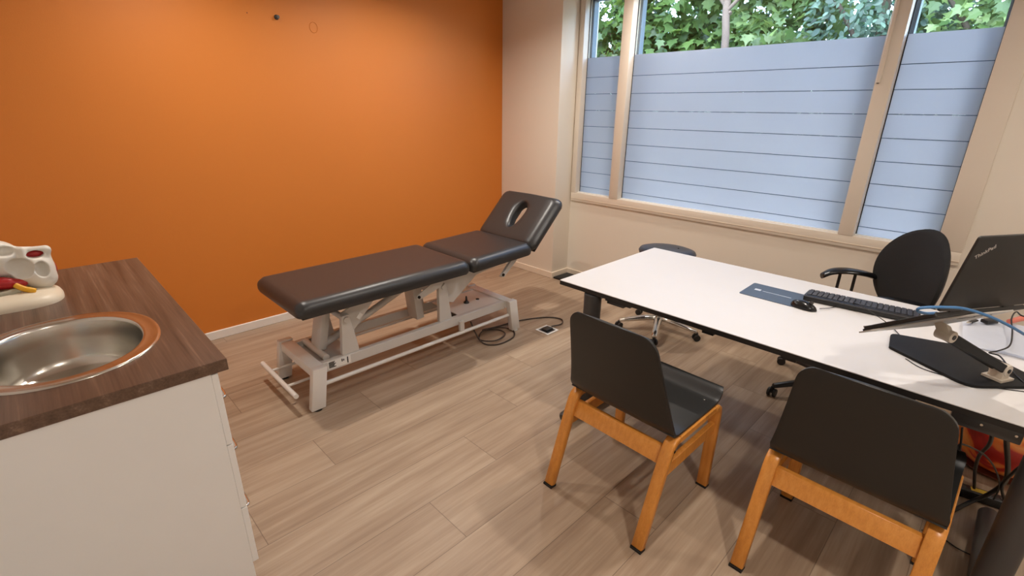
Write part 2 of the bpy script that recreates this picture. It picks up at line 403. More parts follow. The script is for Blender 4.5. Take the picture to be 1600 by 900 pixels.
# slim vent strip with a dark keyhole on the second mullion
MB().box((FD0 - .016, .728, 1.80), (FD0 - .004, .750, 2.5)).bevel(.003, 1).build('cover_strip', MT['frame'], win, world=True)
MB().cyl((FD0 - .012, .739, 1.796), (FD0 - .012, .739, 1.80), .006, n=10).build('strip_end', MT['gasket'], win, world=True)
MB().box((XW - .022, OY0 - .02, .800), (XW - .017, OY1, .803)).build('sill_joint', MT['skirt2'], win, world=True)
XG = XW + 0.055
for a, c in panes:
    p = MB().box((XG, a - .01, ZB - .01), (XG + .006, c + .01, ZT + .01)).build('pane', MT['glass'], win, world=True)
    g = MB()
    g.box((XG - .004, a, ZB), (XG, a + .006, ZT)); g.box((XG - .004, c - .006, ZB), (XG, c, ZT))
    g.build('gasket', MT['gasket'], p, world=True)
    g = MB()
    g.box((XG + .03, a - .01, ZB), (XG + .09, a + .018, ZT)); g.box((XG + .03, c - .022, ZB), (XG + .09, c + .01, ZT)); g.box((XG + .03, a, ZT - .03), (XG + .09, c, ZT))
    g.build('outer_frame', MT['outframe'], p, world=True)
    MB().box((XG - .03, a, ZB), (XG - .001, c, ZB + .006)).build('glazing_bead', MT['white'], p, world=True)
    f = MB(); zt = 2.068; zs = [1.9045 - .1415 * k for k in range(8)]
    for zl in zs + [ZB + .006 - .0024]:
        f.box((XG - .0035, a + .003, zl + .0022), (XG - .0025, c - .003, zt)); zt = zl - .0022
    f.build('privacy_film', MT['film'], p, world=True)
    f = MB()
    for zl in zs: f.box((XG - .0034, a + .003, zl - .0021), (XG - .0026, c - .003, zl + .0021))
    f.build('film_joint', MT['joint'], p, world=True)

# outside
struct(MB().box((XW + WT, -12, -.3), (30, 20, -.1)).build('ground', MT['ground']))

# ------------------------------------------------------------------ treatment couch
t = thing('treatment_couch', 'dark brown leatherette treatment couch with raised headrest on white steel base', 'treatment couch', (1.65, 2.70, 0))
def cushion(L, Wd, H, hole=False, rb=.05, name='cushion'):
    """padded slab: x along length, y width, z up, bottom at 0; rounded upper edges"""
    m = MB(); nx, ny = 40, 28; P = []
    r = .055
    def edge(u, half):          # crown falloff near the rim
        d = half - abs(u)
        return 1 - (1 - min(d / r, 1)) ** 2
    def corner(x, y):           # round the plan corners
        ax, ay = L / 2, Wd / 2; cr = rb
        dx, dy = abs(x) - (ax - cr), abs(y) - (ay - cr)
        if dx > 0 and dy > 0:
            d = math.hypot(dx, dy)
            mx = max(dx, dy)
            s_ = mx / d
            x = math.copysign(ax - cr + dx * s_, x); y = math.copysign(ay - cr + dy * s_, y)
        return x, y
    def spaced(n, half):
        return [half * math.sin(PI / 2 * (2 * i / n - 1)) for i in range(n + 1)]
    xs, ys = spaced(nx, L / 2), spaced(ny, Wd / 2)
    top = []
    for x in xs:
        row = []
        for y in ys:
            e = math.sqrt(max(edge(x, L / 2) * edge(y, Wd / 2), 0))
            xx, yy = corner(x, y)
            row.append(V((xx, yy, H * .42 + H * .58 * e)))
        top.append(row)
    if hole:
        hl, hw = .095, .046
        def inh(x, y):
            # teardrop: wide towards +x end, pointed towards -x
            hx = (x - .03) / hl
            if abs(hx) > 1: return 9
            return abs(y) / (hw * math.sqrt(max(1 - hx * hx, 1e-6)) * (0.62 + .38 * (hx + 1) / 2) + 1e-6)
    m.grid(top)
    bt = [[V((p.x, p.y, 0)) for p in row] for row in top]
    nX, nY = len(xs) - 1, len(ys) - 1
    rim = [(i, 0) for i in range(nX)] + [(nX, j) for j in range(nY)] + [(i, nY) for i in range(nX, 0, -1)] + [(0, j) for j in range(nY, 0, -1)]
    a = [m.b.verts.new(top[i][j]) for i, j in rim]; k = len(rim)
    mid = [m.b.verts.new(V((top[i][j].x * 1.0, top[i][j].y, H * .2))) for i, j in rim]
    lo = [m.b.verts.new(V((top[i][j].x * .99, top[i][j].y * .985, 0))) for i, j in rim]
    for q in range(k):
        m.b.faces.new((a[q], a[(q + 1) % k], mid[(q + 1) % k], mid[q])); m.b.faces.new((mid[q], mid[(q + 1) % k], lo[(q + 1) % k], lo[q]))
    m.b.faces.new(lo)
    bmesh.ops.remove_doubles(m.b, verts=m.b.verts, dist=1e-5)
    return m
def head_cushion(L, Wd, H):
    """same slab with a teardrop breathing hole, built as rings between hole and rim"""
    m = MB(); N = 96; r = .05; cr = .055
    def rimp(a):
        # rounded rectangle by ray casting
        c, s_ = math.cos(a), math.sin(a); ax, ay = L / 2, Wd / 2
        tt = min(ax / max(abs(c), 1e-9), ay / max(abs(s_), 1e-9)); x, y = c * tt, s_ * tt
        dx, dy = abs(x) - (ax - cr), abs(y) - (ay - cr)
        if dx > 0 and dy > 0:
            d = math.hypot(dx, dy); s2 = max(dx, dy) / d
            x = math.copysign(ax - cr + dx * s2, x); y = math.copysign(ay - cr + dy * s2, y)
        return V((x, y, 0))
    def holp(a, k=1.0):
        c, s_ = math.cos(a), math.sin(a); hx = c
        return V((.015 + .118 * k * c, .066 * k * s_ * (0.50 + .50 * (c + 1) / 2), 0))
    angs = [2 * PI * i / N for i in range(N)]
    R = [rimp(a) for a in angs]; Hh = [holp(a) for a in angs]
    rings = []
    rings.append([p * .985 for p in R])
    rings.append([V((p.x, p.y, H * .2)) for p in R]); rings.append([V((p.x, p.y, H * .42)) for p in R])
    for q in (.03, .07, .12, .18, .25):
        rings.append([V((*(R[i].xy.lerp(Hh[i].xy, q)), H * .42 + H * .58 * (1 - (1 - min(q / .25, 1)) ** 2))) for i in range(N)])
    for q in (.45, .65, .82):
        rings.append([V((*(R[i].xy.lerp(Hh[i].xy, q)), H)) for i in range(N)])
    for q, z in ((.88, .975), (.96, .88), (1, .70)):
        rings.append([V((*(R[i].xy.lerp(Hh[i].xy, q)), H * z)) for i in range(N)])
    rings.append([V((p.x, p.y, H * .1)) for p in Hh]); rings.append([V((p.x, p.y, 0)) for p in Hh])
    rings.append(rings[0])
    m.loft(rings, False); bmesh.ops.remove_doubles(m.b, verts=m.b.verts, dist=1e-6)
    return m
CW, CY = .635, 2.70
def place(m, x0, x1, z0, tilt):   # cushion centre line from (x0,z0) rising by tilt
    L = x1 - x0
    mm = Matrix.Translation((x0 - 1.65, CY - 2.70, z0)) @ Matrix.Rotation(-tilt, 4, 'Y') @ Matrix.Translation((L / 2, 0, 0))
    return m.xf(mm)
place(cushion(1.155, CW, .085), .832, 1.987, .588, rad(.3)).build('leg_cushion', MT['leather'], t, 60)
place(cushion(.585, CW, .085), 2.0, 2.585, .590, rad(2.0)).build('seat_cushion', MT['leather'], t, 60)
place(head_cushion(.47, CW, .075), 2.592, 3.062, .618, rad(45)).build('head_cushion', MT['leather'], t, 60)
for m_, x0, x1, z0, tl in ((1.10, .86, 1.96, .576, .3), (.54, 2.02, 2.56, .578, 2.0), (.40, 2.62, 3.02, .607, 45)):
    pass
place(MB().box((-.55, -.29, -.012), (.55, .29, .0)), .86, 1.96, .588, rad(.3)).build('cushion_board', MT['black'], t)
place(MB().box((-.27, -.29, -.012), (.27, .29, .0)), 2.02, 2.56, .590, rad(2)).build('cushion_board', MT['black'], t)
hb = MB()
hb.box((-.21, -.29, -.010), (.21, -.075, 0)); hb.box((-.21, .075, -.010), (.21, .29, 0)); hb.box((-.21, -.075, -.010), (-.115, .075, 0)); hb.box((.15, -.075, -.010), (.21, .075, 0))
place(hb, 2.615, 3.035, .618, rad(45)).build('cushion_board', MT['black'], t)
def W(m, name, k, par=None, sm=35): return m.build(name, MT[k], par or t, sm, world=True)
# end frames: two sloping slab legs and a cross beam each
YN, YFa = 2.435, 2.965
for (xb, xt, wb, wt_) in ((.846, .885, .083, .082), (2.425, 2.388, .080, .078)):
    for y0, y1 in ((YN, YN + .045), (YFa - .045, YFa)):
        poly = [(xb, .008), (xb + wb, .008), (xt + wt_, .258), (xt, .258)]
        lg = W(MB().prism(poly, (0, y0, 0), X, Z, Y, y1 - y0).bevel(.005, 2), 'leg', 'wmetal')
        MB().cyl((xb + wb / 2, (y0 + y1) / 2, 0), (xb + wb / 2, (y0 + y1) / 2, .010), .026, n=16).build('foot_pad', MT['bolt' if xb < 1 else 'white'], lg, world=True)
    W(MB().box((xt + .004, YN + .045, .195), (xt + wt_ - .004, YFa - .045, .252)).bevel(.005, 2), 'cross_beam', 'wmetal')
# long side rails
for y0 in (2.50, 2.865):
    W(MB().box((.955, y0, .185), (2.40, y0 + .035, .248)).bevel(.003, 1), 'side_rail', 'smetal')
# end plates between the rails
W(MB().box((.965, 2.535, .205), (1.20, 2.865, .211)), 'end_plate', 'smetal')
W(MB().box((1.98, 2.535, .235), (2.40, 2.865, .241)), 'end_plate', 'wmetal')
W(MB().lathe([(.022, 0), (.020, .008), (.008, .02), (.006, .05), (.003, .055)], (2.17, 2.68, .241), 16), 'plate_knob', 'black')
W(MB().lathe([(.014, 0), (.014, .004), (.010, .006)], (2.28, 2.68, .241), 16), 'plate_plug', 'black')
W(MB().box((2.00, 2.56, .16), (2.06, 2.70, .232)), 'junction_box', 'black')
# tubular foot bars on brackets
def footbar(x, sgn):
    m = MB(); m.cyl((x, 2.475, .118), (x, 2.995, .118), .0135, n=14)
    o = W(m, 'foot_bar', 'wmetal')
    for y in (2.62, 2.86):
        MB().tube([(x, y, .118), (x + sgn * .15, y, .118)], .0085, 10).build('bar_arm', MT['wmetal'], o, world=True)
footbar(.79, 1)
W(MB().cyl((.93, 2.462, .142), (2.40, 2.462, .142), .0125, n=14), 'side_foot_bar', 'wmetal')
W(MB().box((1.93, 2.455, .14), (1.965, 2.475, .225)), 'bar_bracket', 'smetal')
W(MB().cyl((.93, 2.93, .142), (2.40, 2.93, .142), .0125, n=14), 'side_foot_bar', 'wmetal')
# lifting gear: posts, swing arms, upper frame, levers
for y0 in (2.515, 2.85):
    W(MB().prism(round_poly([(1.095, .245), (1.205, .245), (1.165, .49), (1.115, .49)], .012), (0, y0, 0), X, Z, Y, .03).bevel(.002, 1), 'pivot_post', 'smetal')
    W(MB().prism(round_poly([(1.80, .245), (1.905, .245), (1.865, .515), (1.805, .515)], .012), (0, y0, 0), X, Z, Y, .03).bevel(.002, 1), 'pivot_post', 'smetal')
    W(MB().prism(round_poly([(1.12, .49), (1.34, .575), (1.68, .575), (1.50, .525), (1.34, .52), (1.20, .37), (1.15, .36)], .01), (0, y0 + .035, 0), X, Z, Y, .012), 'swing_arm', 'smetal')
    W(MB().prism(round_poly([(1.80, .53), (1.92, .585), (2.46, .585), (2.44, .535), (2.16, .50), (1.945, .345), (1.90, .36)], .01), (0, y0 + .035, 0), X, Z, Y, .012), 'swing_arm', 'smetal')
    W(MB().box((.98, y0 + .05, .540), (2.02, y0 + .08, .576)), 'upper_rail', 'smetal')
    W(MB().box((2.03, y0 + .05, .545), (2.50, y0 + .08, .585), Matrix.Rotation(rad(-2), 3, 'Y')), 'upper_rail', 'smetal')
    for px_, pz_ in ((1.14, .465), (1.838, .495)):
        W(MB().cyl((px_, y0 - .006, pz_), (px_, y0, pz_), .010, n=12), 'pivot_bolt', 'bolt')
W(MB().cyl((1.14, 2.50, .465), (1.14, 2.90, .465), .018, n=14), 'cross_shaft', 'smetal')
W(MB().cyl((1.838, 2.50, .495), (1.838, 2.90, .495), .018, n=14), 'cross_shaft', 'smetal')
W(MB().box((1.05, 2.66, .24), (1.10, 2.78, .56), Matrix.Rotation(rad(12), 3, 'Y')).bevel(.008, 2), 'lift_column', 'smetal')
W(MB().box((1.70, 2.66, .24), (1.76, 2.78, .56), Matrix.Rotation(rad(-6), 3, 'Y')).bevel(.008, 2), 'lift_column', 'smetal')
W(MB().tube([(1.06, 2.71, .255), (1.40, 2.71, .38), (1.70, 2.71, .50)], .022, 12), 'actuator', 'smetal')
W(MB().tube([(1.02, 2.57, .24), (1.02, 2.87, .24)], .02, 12), 'pivot_tube', 'smetal')
lv = W(MB().prism(round_poly([(1.61, .487), (1.625, .455), (1.80, .505), (1.87, .565), (1.79, .572)], .015), (0, 2.497, 0), X, Z, Y, .008), 'lever_plate', 'smetal')
for px_, pz_ in ((1.632, .480), (1.815, .556)):
    MB().cyl((px_, 2.49, pz_), (px_, 2.497, pz_), .010, n=12).build('lever_bolt', MT['bolt'], lv, world=True)
hs = W(MB().prism(round_poly([(2.325, .462), (2.365, .455), (2.50, .565), (2.46, .59)], .012), (0, 2.47, 0), X, Z, Y, .02), 'headrest_stay', 'smetal')
MB().cyl((2.352, 2.463, .476), (2.352, 2.47, .476), .011, n=12).build('stay_bolt', MT['bolt'], hs, world=True)
# warning tag and type plate on the rail
tg = W(MB().box((1.205, 2.508, .452), (1.24, 2.511, .478), Matrix.Rotation(rad(-45), 3, 'Y')), 'warning_tag', 'white')
tp = W(MB().box((.995, 2.4985, .196), (1.135, 2.4998, .243)), 'type_plate', 'white')
random.seed(4); m = MB()
for i in range(6):
    z = .238 - i * .0065; m.box((1.0, 2.4978, z - .0024), (1.0 + random.uniform(.03, .062), 2.4985, z + .0024))
m.build('text_block', MT['bolt'], tp, world=True)
for a, c in (((1.078, .220), (1.084, .238)), ((1.088, .222), (1.094, .234)), ((1.112, .200), (1.119, .240))):
    MB().box((a[0], 2.4978, a[1]), (c[0], 2.4985, c[1])).build('print_mark', MT['bolt'], tp, world=True)

# couch mains lead: loops under the end and runs to the floor socket
pts = catmull([(2.10, 2.55, .15), (2.11, 2.50, .06), (2.12, 2.42, .008), (2.20, 2.345, .007), (2.36, 2.36, .007), (2.44, 2.46, .007), (2.38, 2.56, .010), (2.24, 2.58, .014), (2.13, 2.48, .016), (2.20, 2.39, .018), (2.33, 2.42, .018), (2.34, 2.51, .02), (2.26, 2.60, .012), (2.40, 2.58, .007), (2.62, 2.54, .006), (2.82, 2.44, .006), (2.88, 2.33, .007), (2.80, 2.26, .012), (2.70, 2.275, .016)], 8)
MB().tube(pts, .0055, 8).build('power_cord', MT['brown'], t, 60, world=True)
t2 = thing('floor_socket', 'square floor socket with pale rim and black plug beside the couch', 'floor socket', (2.645, 2.275, 0))
r = MB()
for a, c in (((-.065, -.065, 0), (.065, -.05, .005)), ((-.065, .05, 0), (.065, .065, .005)), ((-.065, -.05, 0), (-.05, .05, .005)), ((.05, -.05, 0), (.065, .05, .005))): r.box(a, c)
r.build('rim', MT['white'], t2)
MB().box((-.05, -.05, 0), (.05, .05, .002)).build('socket_plate', MT['dgrey'], t2)
MB().box((-.035, -.028, .002), (.04, .03, .018)).bevel(.004, 2).build('plug', MT['black'], t2)

# black flat pedal box in the corner by the pier
t2 = thing('floor_vent', 'black flat floor vent in the corner at the foot of the window wall', 'floor vent', (3.735, 2.965, 0))
MB().box((-.105, -.105, 0), (.115, .105, .018)).bevel(.006, 2).build('housing', MT['black'], t2)
for k in range(6):
    MB().box((-.085, -.082 + k * .030, .018), (.095, -.072 + k * .030, .022)).build('slat', MT['dgrey'], t2)

# ------------------------------------------------------------------ beech chairs with charcoal shells
def make_chair(label, group, loc, rz):
    t = thing('shell_chair', label, 'chair', loc, rz, group)
    hw = .236; th = .030; wd = .046
    def ribbon(path, y):
        pts = [V((p[0], 0, p[1])) for p in path]; rings = []
        for i, p in enumerate(pts):
            tg_ = (pts[min(i + 1, len(pts) - 1)] - pts[max(i - 1, 0)]).normalized(); n = V((-tg_.z, 0, tg_.x))
            rings.append([p + n * th / 2 + Y * (y - wd / 2), p + n * th / 2 + Y * (y + wd / 2), p - n * th / 2 + Y * (y + wd / 2), p - n * th / 2 + Y * (y - wd / 2)])
        return MB().loft(rings).bevel(.003, 1, 40)
    for s_ in (1, -1):
        y = s_ * hw
        rear = [(-.262, .008), (-.215, .15), (-.165, .30), (-.130, .395), (-.118, .418), (-.102, .430), (-.078, .433)]
        front = [(.262, .008), (.266, .15), (.268, .30), (.266, .395), (.258, .420), (.240, .434), (.215, .438)]
        l1 = ribbon(rear, y).build('leg', MT['wood'], t, 50)
        MB().box((-.280, y - .024, 0), (-.246, y + .024, .010)).build('felt_pad', MT['pad'], l1)
        l2 = ribbon(front, y).build('leg', MT['wood'], t, 50)
        MB().box((.246, y - .024, 0), (.279, y + .024, .010)).build('felt_pad', MT['pad'], l2)
        ribbon([(-.078, .433), (.215, .438)], y).build('seat_rail', MT['wood'], t)
        MB().prism([(-.172, .280), (-.150, .338), (.256, .350), (.254, .294)], (0, y - .011, 0), X, Z, Y, .022).bevel(.002, 1).build('side_stretcher', MT['wood'], t)
        MB().cyl((-.118, y - s_ * .001, .40), (-.118, y + s_ * .0245, .40), .006, n=10).build('dowel', MT['bolt'], t)
    MB().prism([(-.153, .335), (-.128, .402), (-.106, .402), (-.131, .335)], (0, -hw + .022, 0), X, Z, Y, 2 * hw - .044).bevel(.002, 1).build('rear_stretcher', MT['wood'], t)
    MB().box((.205, -hw + .022, .385), (.225, hw - .022, .425)).bevel(.002, 1).build('front_stretcher', MT['wood'], t)
    # moulded shell
    prof = [(.292, .500), (.285, .499), (.272, .492), (.257, .477), (.240, .464), (.215, .457), (.15, .454), (.05, .452), (-.05, .452), (-.095, .453), (-.118, .458), (-.134, .470), (-.144, .488), (-.152, .512), (-.168, .575), (-.186, .64), (-.206, .71), (-.226, .78), (-.243, .84), (-.252, .875), (-.255, .887)]
    pr_ = [(p.x, p.z) for p in catmull([V((a, 0, c)) for a, c in prof], 3)]
    S = len(pr_); P = []
    zs = [p[1] for p in pr_]
    for i, (px, pz) in enumerate(pr_):
        f = i / (S - 1)
        if px > .20: hwid = .252 - max(0, (px - .268)) * .45
        elif pz < .50 and px > -.16: hwid = .252
        else: hwid = .252 - .058 * min(1, max(0, (pz - .50) / .37)) ** 0.85
        dtop = .887 - pz
        if px < -.16 and dtop < .062: hwid -= .062 - math.sqrt(max(0, .062 ** 2 - (.062 - dtop) ** 2))
        row = []
        for j in range(25):
            u = -1 + 2 * j / 24
            dish = (.010 * u * u) if px < -.13 else 0
            row.append(V((px + dish * .9, u * hwid, pz)))
        P.append(row)
    m = MB().grid(P)
    bmesh.ops.recalc_face_normals(m.b, faces=m.b.faces)
    bmesh.ops.solidify(m.b, geom=m.b.faces[:], thickness=.011)
    m.bevel(.0025, 2, 60)
    zt = max(v.co.z for v in m.b.verts if abs(v.co.x + .03) < .05 and abs(v.co.y) < .22)
    m.build('seat_shell', MT['shell'], t, 50)
    for sx_, sy_ in ((-.055, .200), (-.055, -.200), (.205, .205), (.205, -.205)):
        MB().lathe([(.0075, 0), (.0075, .002), (.004, .0035)], (sx_, sy_, zt + (.0045 if sx_ > 0 else 0)), 14).build('screw', MT['screw'], t)
    return t
c1 = make_chair('charcoal shell chair with beech legs, the one nearer the treatment couch', 'visitor chairs at the desk', (1.655, .905, 0), rad(-1.7))
c2 = copy_tree(c1); c2.location = (1.845, .130, 0); c2.rotation_euler = (0, 0, rad(-1.2))
c2['label'] = 'charcoal shell chair with beech legs in the right foreground, in front of the laptop'

# ------------------------------------------------------------------ desk
DX0, DX1, DY0, DY1, DZ = 1.960, 2.950, -.45, 1.608, .75
t = thing('desk', 'long white topped desk with black edge and graphite column legs', 'desk', ((DX0 + DX1) / 2, (DY0 + DY1) / 2, 0))
W(MB().box((DX0, DY0, DZ - .004), (DX1, DY1, DZ)).bevel(.001, 1), 'tabletop', 'desk', t)
W(MB().box((DX0 + .0005, DY0 + .0005, DZ - .026), (DX1 - .0005, DY1 - .0005, DZ - .004)), 'edge_band', 'blackedge', t)
for y in (1.40, -.275):
    lg = W(MB().lathe([(.042, 0.0), (.045, .15), (.046, .69)], (1.985, y, .03), 28), 'column', 'dgrey', t, 40)
    W(MB().tube([(1.79, y, .042), (1.80, y, .044), (2.2, y, .05), (2.56, y, .048), (2.575, y, .044)], [.024, .033, .036, .034, .022], 20), 'foot', 'dgrey', t, 50)
    for x in (1.83, 2.53):
        W(MB().lathe([(.018, 0), (.018, .012), (.008, .014)], (x, y, 0), 14), 'leveller', 'black', t)
    W(MB().box((1.985, y - .03, .69), (2.75, y + .03, .722)), 'cantilever', 'dgrey', t)
for x in (2.07, 2.55):
    W(MB().box((x, -.30, .688), (x + .05, 1.42, .722)), 'under_rail', 'black', t)
W(MB().box((1.985, -.215, .672), (2.065, -.045, .715)).bevel(.004, 2), 'control_box', 'dgrey', t)
W(MB().box((1.995, 1.18, .700), (2.06, 1.33, .722)), 'handset', 'black', t)
W(MB().box((2.03, 1.24, .672), (2.07, 1.34, .700)), 'handset_tray', 'dgrey', t)
for y in (.42, .75, .05):
    W(MB().box((1.972, y, .708), (2.02, y + .05, .725)), 'bracket', 'black', t)
for y in (-.02, -.12, -.2):
    W(MB().cyl((1.983, y, .700), (1.985, y, .700), .004, n=10), 'screw', 'screw', t)

# ------------------------------------------------------------------ stool and office chair
def swivel_base(t, r, hub_r, a0, key, zc=.095, cyl_top=.45, cyl_r=.025, wk=1.0):
    MB().lathe([(hub_r * .9, -.02), (hub_r, -.015), (hub_r, .035), (hub_r * .6, .05)], (0, 0, zc), 24).build('hub', MT[key], t)
    MB().lathe([(cyl_r, 0), (cyl_r, .16), (cyl_r * .62, .165), (cyl_r * .62, cyl_top - zc)], (0, 0, zc), 20).build('gas_column', MT['gloss' if key != 'black' else 'black'], t)
    for k in range(5):
        a = a0 + 2 * PI * k / 5; d = V((math.cos(a), math.sin(a), 0)); n = V((-d.y, d.x, 0))
        rings = []
        for q, wd, ht, z in ((.02, .030 * wk, .046, zc + .012), (.35, .026 * wk, .040, zc + .004), (.75, .021 * wk, .032, zc - .014), (1.0, .018 * wk, .026, zc - .026)):
            c = d * (r * q) + Z * z
            rings.append([c + n * wd, c + n * wd * .6 + Z * ht * .5, c - n * wd * .6 + Z * ht * .5, c - n * wd, c - n * wd * .8 - Z * ht * .4, c + n * wd * .8 - Z * ht * .4])
        MB().loft(rings).bevel(.003, 1, 40).build('base_arm', MT[key], t, 50)
        c = d * r; sw = a + .7
        ax = V((math.cos(sw + PI / 2), math.sin(sw + PI / 2), 0))
        m = MB()
        for s_ in (-1, 1):
            m.cyl(c + ax * (s_ * .008) + Z * .026, c + ax * (s_ * .024) + Z * .026, .026, n=18)
        m.cyl(c - ax * .01 + Z * .030, c + ax * .01 + Z * .030, .012, n=10)
        m.cyl(c + Z * .035, c + Z * .066, .011, n=10)
        m.bevel(.003, 1, 40).build('caster', MT['black'], t, 40)
t = thing('stool', 'swivel stool with round dark blue seat and aluminium base behind the desk corner', 'stool', (3.30, 1.69, 0))
swivel_base(t, .305, .036, rad(-84), 'chrome', cyl_top=.57, wk=1.15)
m = MB().lathe([(.09, -.045), (.172, -.040), (.202, -.024), (.208, -.006), (.198, .012), (.165, .022), (.09, .024), (.001, .022)], (0, 0, 0), 48)
m.xf(Matrix.Translation((0, 0, .642)) @ Matrix.Rotation(rad(3), 4, 'Y')).build('seat', MT['navy'], t, 60)
MB().box((-.08, -.08, .575), (.08, .08, .608)).bevel(.01, 2).build('seat_plate', MT['black'], t)
MB().tube([(-.02, .03, .59), (-.15, .10, .575), (-.20, .12, .57)], .007, 8).build('lever', MT['black'], t)
MB().lathe([(.006, 0), (.006, .003), (.002, .005)], (.05, -.06, .664), 10).build('button', MT['black'], t)

oc = thing('office_chair', 'black swivel office chair with oval back and curved armrests behind the desk', 'office chair', (3.25, .44, 0), rad(125))
# local +x is the way the sitter faces
swivel_base(oc, .41, .04, rad(13), 'black', cyl_top=.42)
MB().lathe([(.14, -.05), (.235, -.045), (.255, -.02), (.25, .015), (.20, .035), (.001, .04)], (.03, 0, .45), 44, 1, 1, 2.6).build('seat', MT['fabric'], oc, 60)
MB().box((-.12, -.10, .372), (.12, .10, .405)).bevel(.008, 2).build('mechanism', MT['black'], oc)
MB().tube(catmull([(-.05, 0, .385), (-.22, 0, .40), (-.285, 0, .50), (-.275, 0, .68), (-.258, 0, .80)], 6), .020, 10).build('back_stem', MT['black'], oc)
m = MB(); rings = []
for q, d_ in ((.0, -.030), (.6, -.030), (.9, -.022), (1.0, -.004), (.98, .012), (.88, .022), (.6, .028), (.0, .030)):
    ring = []
    for k in range(56):
        a = 2 * PI * k / 56; yy = math.cos(a) * .300 * max(q, .01); zz = math.sin(a) * .255 * max(q, .01)
        bend = .35 * yy * yy * 1.6
        ring.append(V((d_ + bend, yy * (1 + .08 * (-zz / .25)), zz)))
    rings.append(ring)
m.loft(rings); m.xf(Matrix.Translation((-.225, 0, .792)) @ Matrix.Rotation(rad(-8), 4, 'Y')).build('backrest', MT['fabric'], oc, 60)
for s_ in (1, -1):
    y0 = s_ * .255; rings = []
    path = catmull([(-.20, y0, .684), (-.10, y0, .709), (.0, y0, .719), (.08, y0, .708), (.13, y0, .678)], 6)
    for i, p in enumerate(path):
        f = i / (len(path) - 1); wd = .036 * (0.75 + .5 * math.sin(PI * min(f * 1.0, 1))); ht = .017
        rings.append([p + Y * wd * math.cos(2 * PI * k / 14) + Z * ht * math.sin(2 * PI * k / 14) for k in range(14)])
    ar = MB().loft(rings).build('armrest', MT['gloss'], oc, 60)
    for x_ in (-.055, .03):
        MB().tube([(x_, y0, .708), (x_, y0, .50), (x_, s_ * .22, .43), (x_, s_ * .12, .415)], .009, 8).build('arm_post', MT['black'], ar)

# ------------------------------------------------------------------ things on the desk
t = thing('mouse_pad', 'blue grey mouse pad with a pale printed line, lying on the desk', 'mouse pad', (2.588, .722, DZ))
MB().prism(round_poly([(-.112, -.13), (.112, -.137), (.112, .132), (-.108, .128)], .012), (0, 0, 0), X, Y, Z, .003).build('mat', MT['padblue'], t)
pr_ = MB(); pr_.box((-.002, .062, .003), (.022, .092, .0034)); pr_.box((.004, -.085, .003), (.008, .052, .0033))
pr_.build('print', MT['pale'], t)
t = thing('computer_mouse', 'black computer mouse at the near end of the mouse pad', 'computer mouse', (2.502, .555, DZ + .003), rad(-97))
m = MB(); rings = []
for q in range(13):
    f = q / 12; x = -.058 + .116 * f
    wd = .031 * math.sqrt(max(1 - abs(2 * f - 1) ** 3.2, .02)); ht = (.036 * math.sin(PI * (f * .8 + .15)) ** .8) * (1 if 0 < q < 12 else .5)
    rings.append([V((x, wd * math.cos(a), max(ht * math.sin(a), 0) if a <= PI else 0)) for a in [PI * k / 12 for k in range(13)]])
m.loft(rings); m.build('body', MT['gloss'], t, 50)
MB().lathe([(.004, -.003), (.009, -.002), (.009, .002), (.004, .003)], (0, 0, 0), 14).xf(Matrix.Translation((.030, 0, .033)) @ Matrix.Rotation(PI / 2, 4, 'X')).build('scroll_wheel', MT['dgrey'], t)
# keyboard (its user sits on the far side)
t = thing('keyboard', 'black wired keyboard standing along the far edge of the desk', 'keyboard', (2.715, .372, DZ), rad(6))
m = MB().prism([(-.080, .004), (-.080, .026), (-.070, .030), (.080, .014), (.080, .004)], (0, -.228, 0), X, Z, Y, .456).bevel(.003, 2)
m.build('body', MT['black'], t)
MB().box((-.083, -.226, .023), (-.079, .226, .027)).build('trim_strip', MT['dgrey'], t)
for x in (-.06, .06):
    for y in (-.2, .2): MB().box((x - .01, y - .01, 0), (x + .01, y + .01, .006)).build('foot', MT['black'], t)
kme = MB().box((-.0098, -.0098, 0), (.0098, .0098, .008)).bevel(.0022, 1)
kproto = kme.build('key', MT['key'], t); first = True; cnt = 0
for r_ in range(5):
    for c_ in range(20):
        if cnt >= 97: break
        x = -.048 + r_ * .0275; y = -.210 + c_ * .0221
        if r_ == 4 and 7 <= c_ <= 12: continue
        k = kproto if first else kproto.copy()
        if not first: COL.objects.link(k)
        first = False; k.location = (x, y, .0295 - (x + .070) * .1067 - .002); k.rotation_euler = (0, rad(6), 0); cnt += 1
k = MB().box((-.0082, -.064, 0), (.0082, .064, .008)).bevel(.0022, 1).build('space_bar', MT['key'], t); k.location = (.062, 0, .0134); k.rotation_euler = (0, rad(6), 0)

# laptop on its stand
Hh = V((1.7587, .0674, 1.0954)); yaw = 1.0123; a35 = .5941; bt = .1716
uu = V((math.cos(yaw), math.sin(yaw), 0)); hh = V((math.sin(yaw), -math.cos(yaw), 0))
dd = uu * math.cos(a35) - Z * math.sin(a35); nn = hh.cross(dd).normalized()
if nn.z < 0: nn = -nn
ll = -uu * math.sin(bt) + Z * math.cos(bt); ln = hh.cross(ll).normalized()
if ln.dot(uu) > 0: ln = -ln          # outward (away from the user)
LW, LD = .338, .235
ctr = Hh + hh * LW / 2 + dd * LD / 2
t = thing('laptop', 'open black laptop with its lid towards the chairs, raised on a silver stand', 'laptop', ctr - nn * .012)
m = MB()
m.prism(round_poly([(0, 0), (LW, 0), (LW, LD), (0, LD)], .008), Hh - nn * .016, hh, dd, nn, .014)
W(m.bevel(.002, 1), 'base', 'laptop', t)
m = MB().prism(round_poly([(.02, .02), (LW - .02, .02), (LW - .02, .12), (.02, .12)], .004), Hh - nn * .0015, hh, dd, nn, .0012)
W(m, 'keyboard_deck', 'gloss', t)
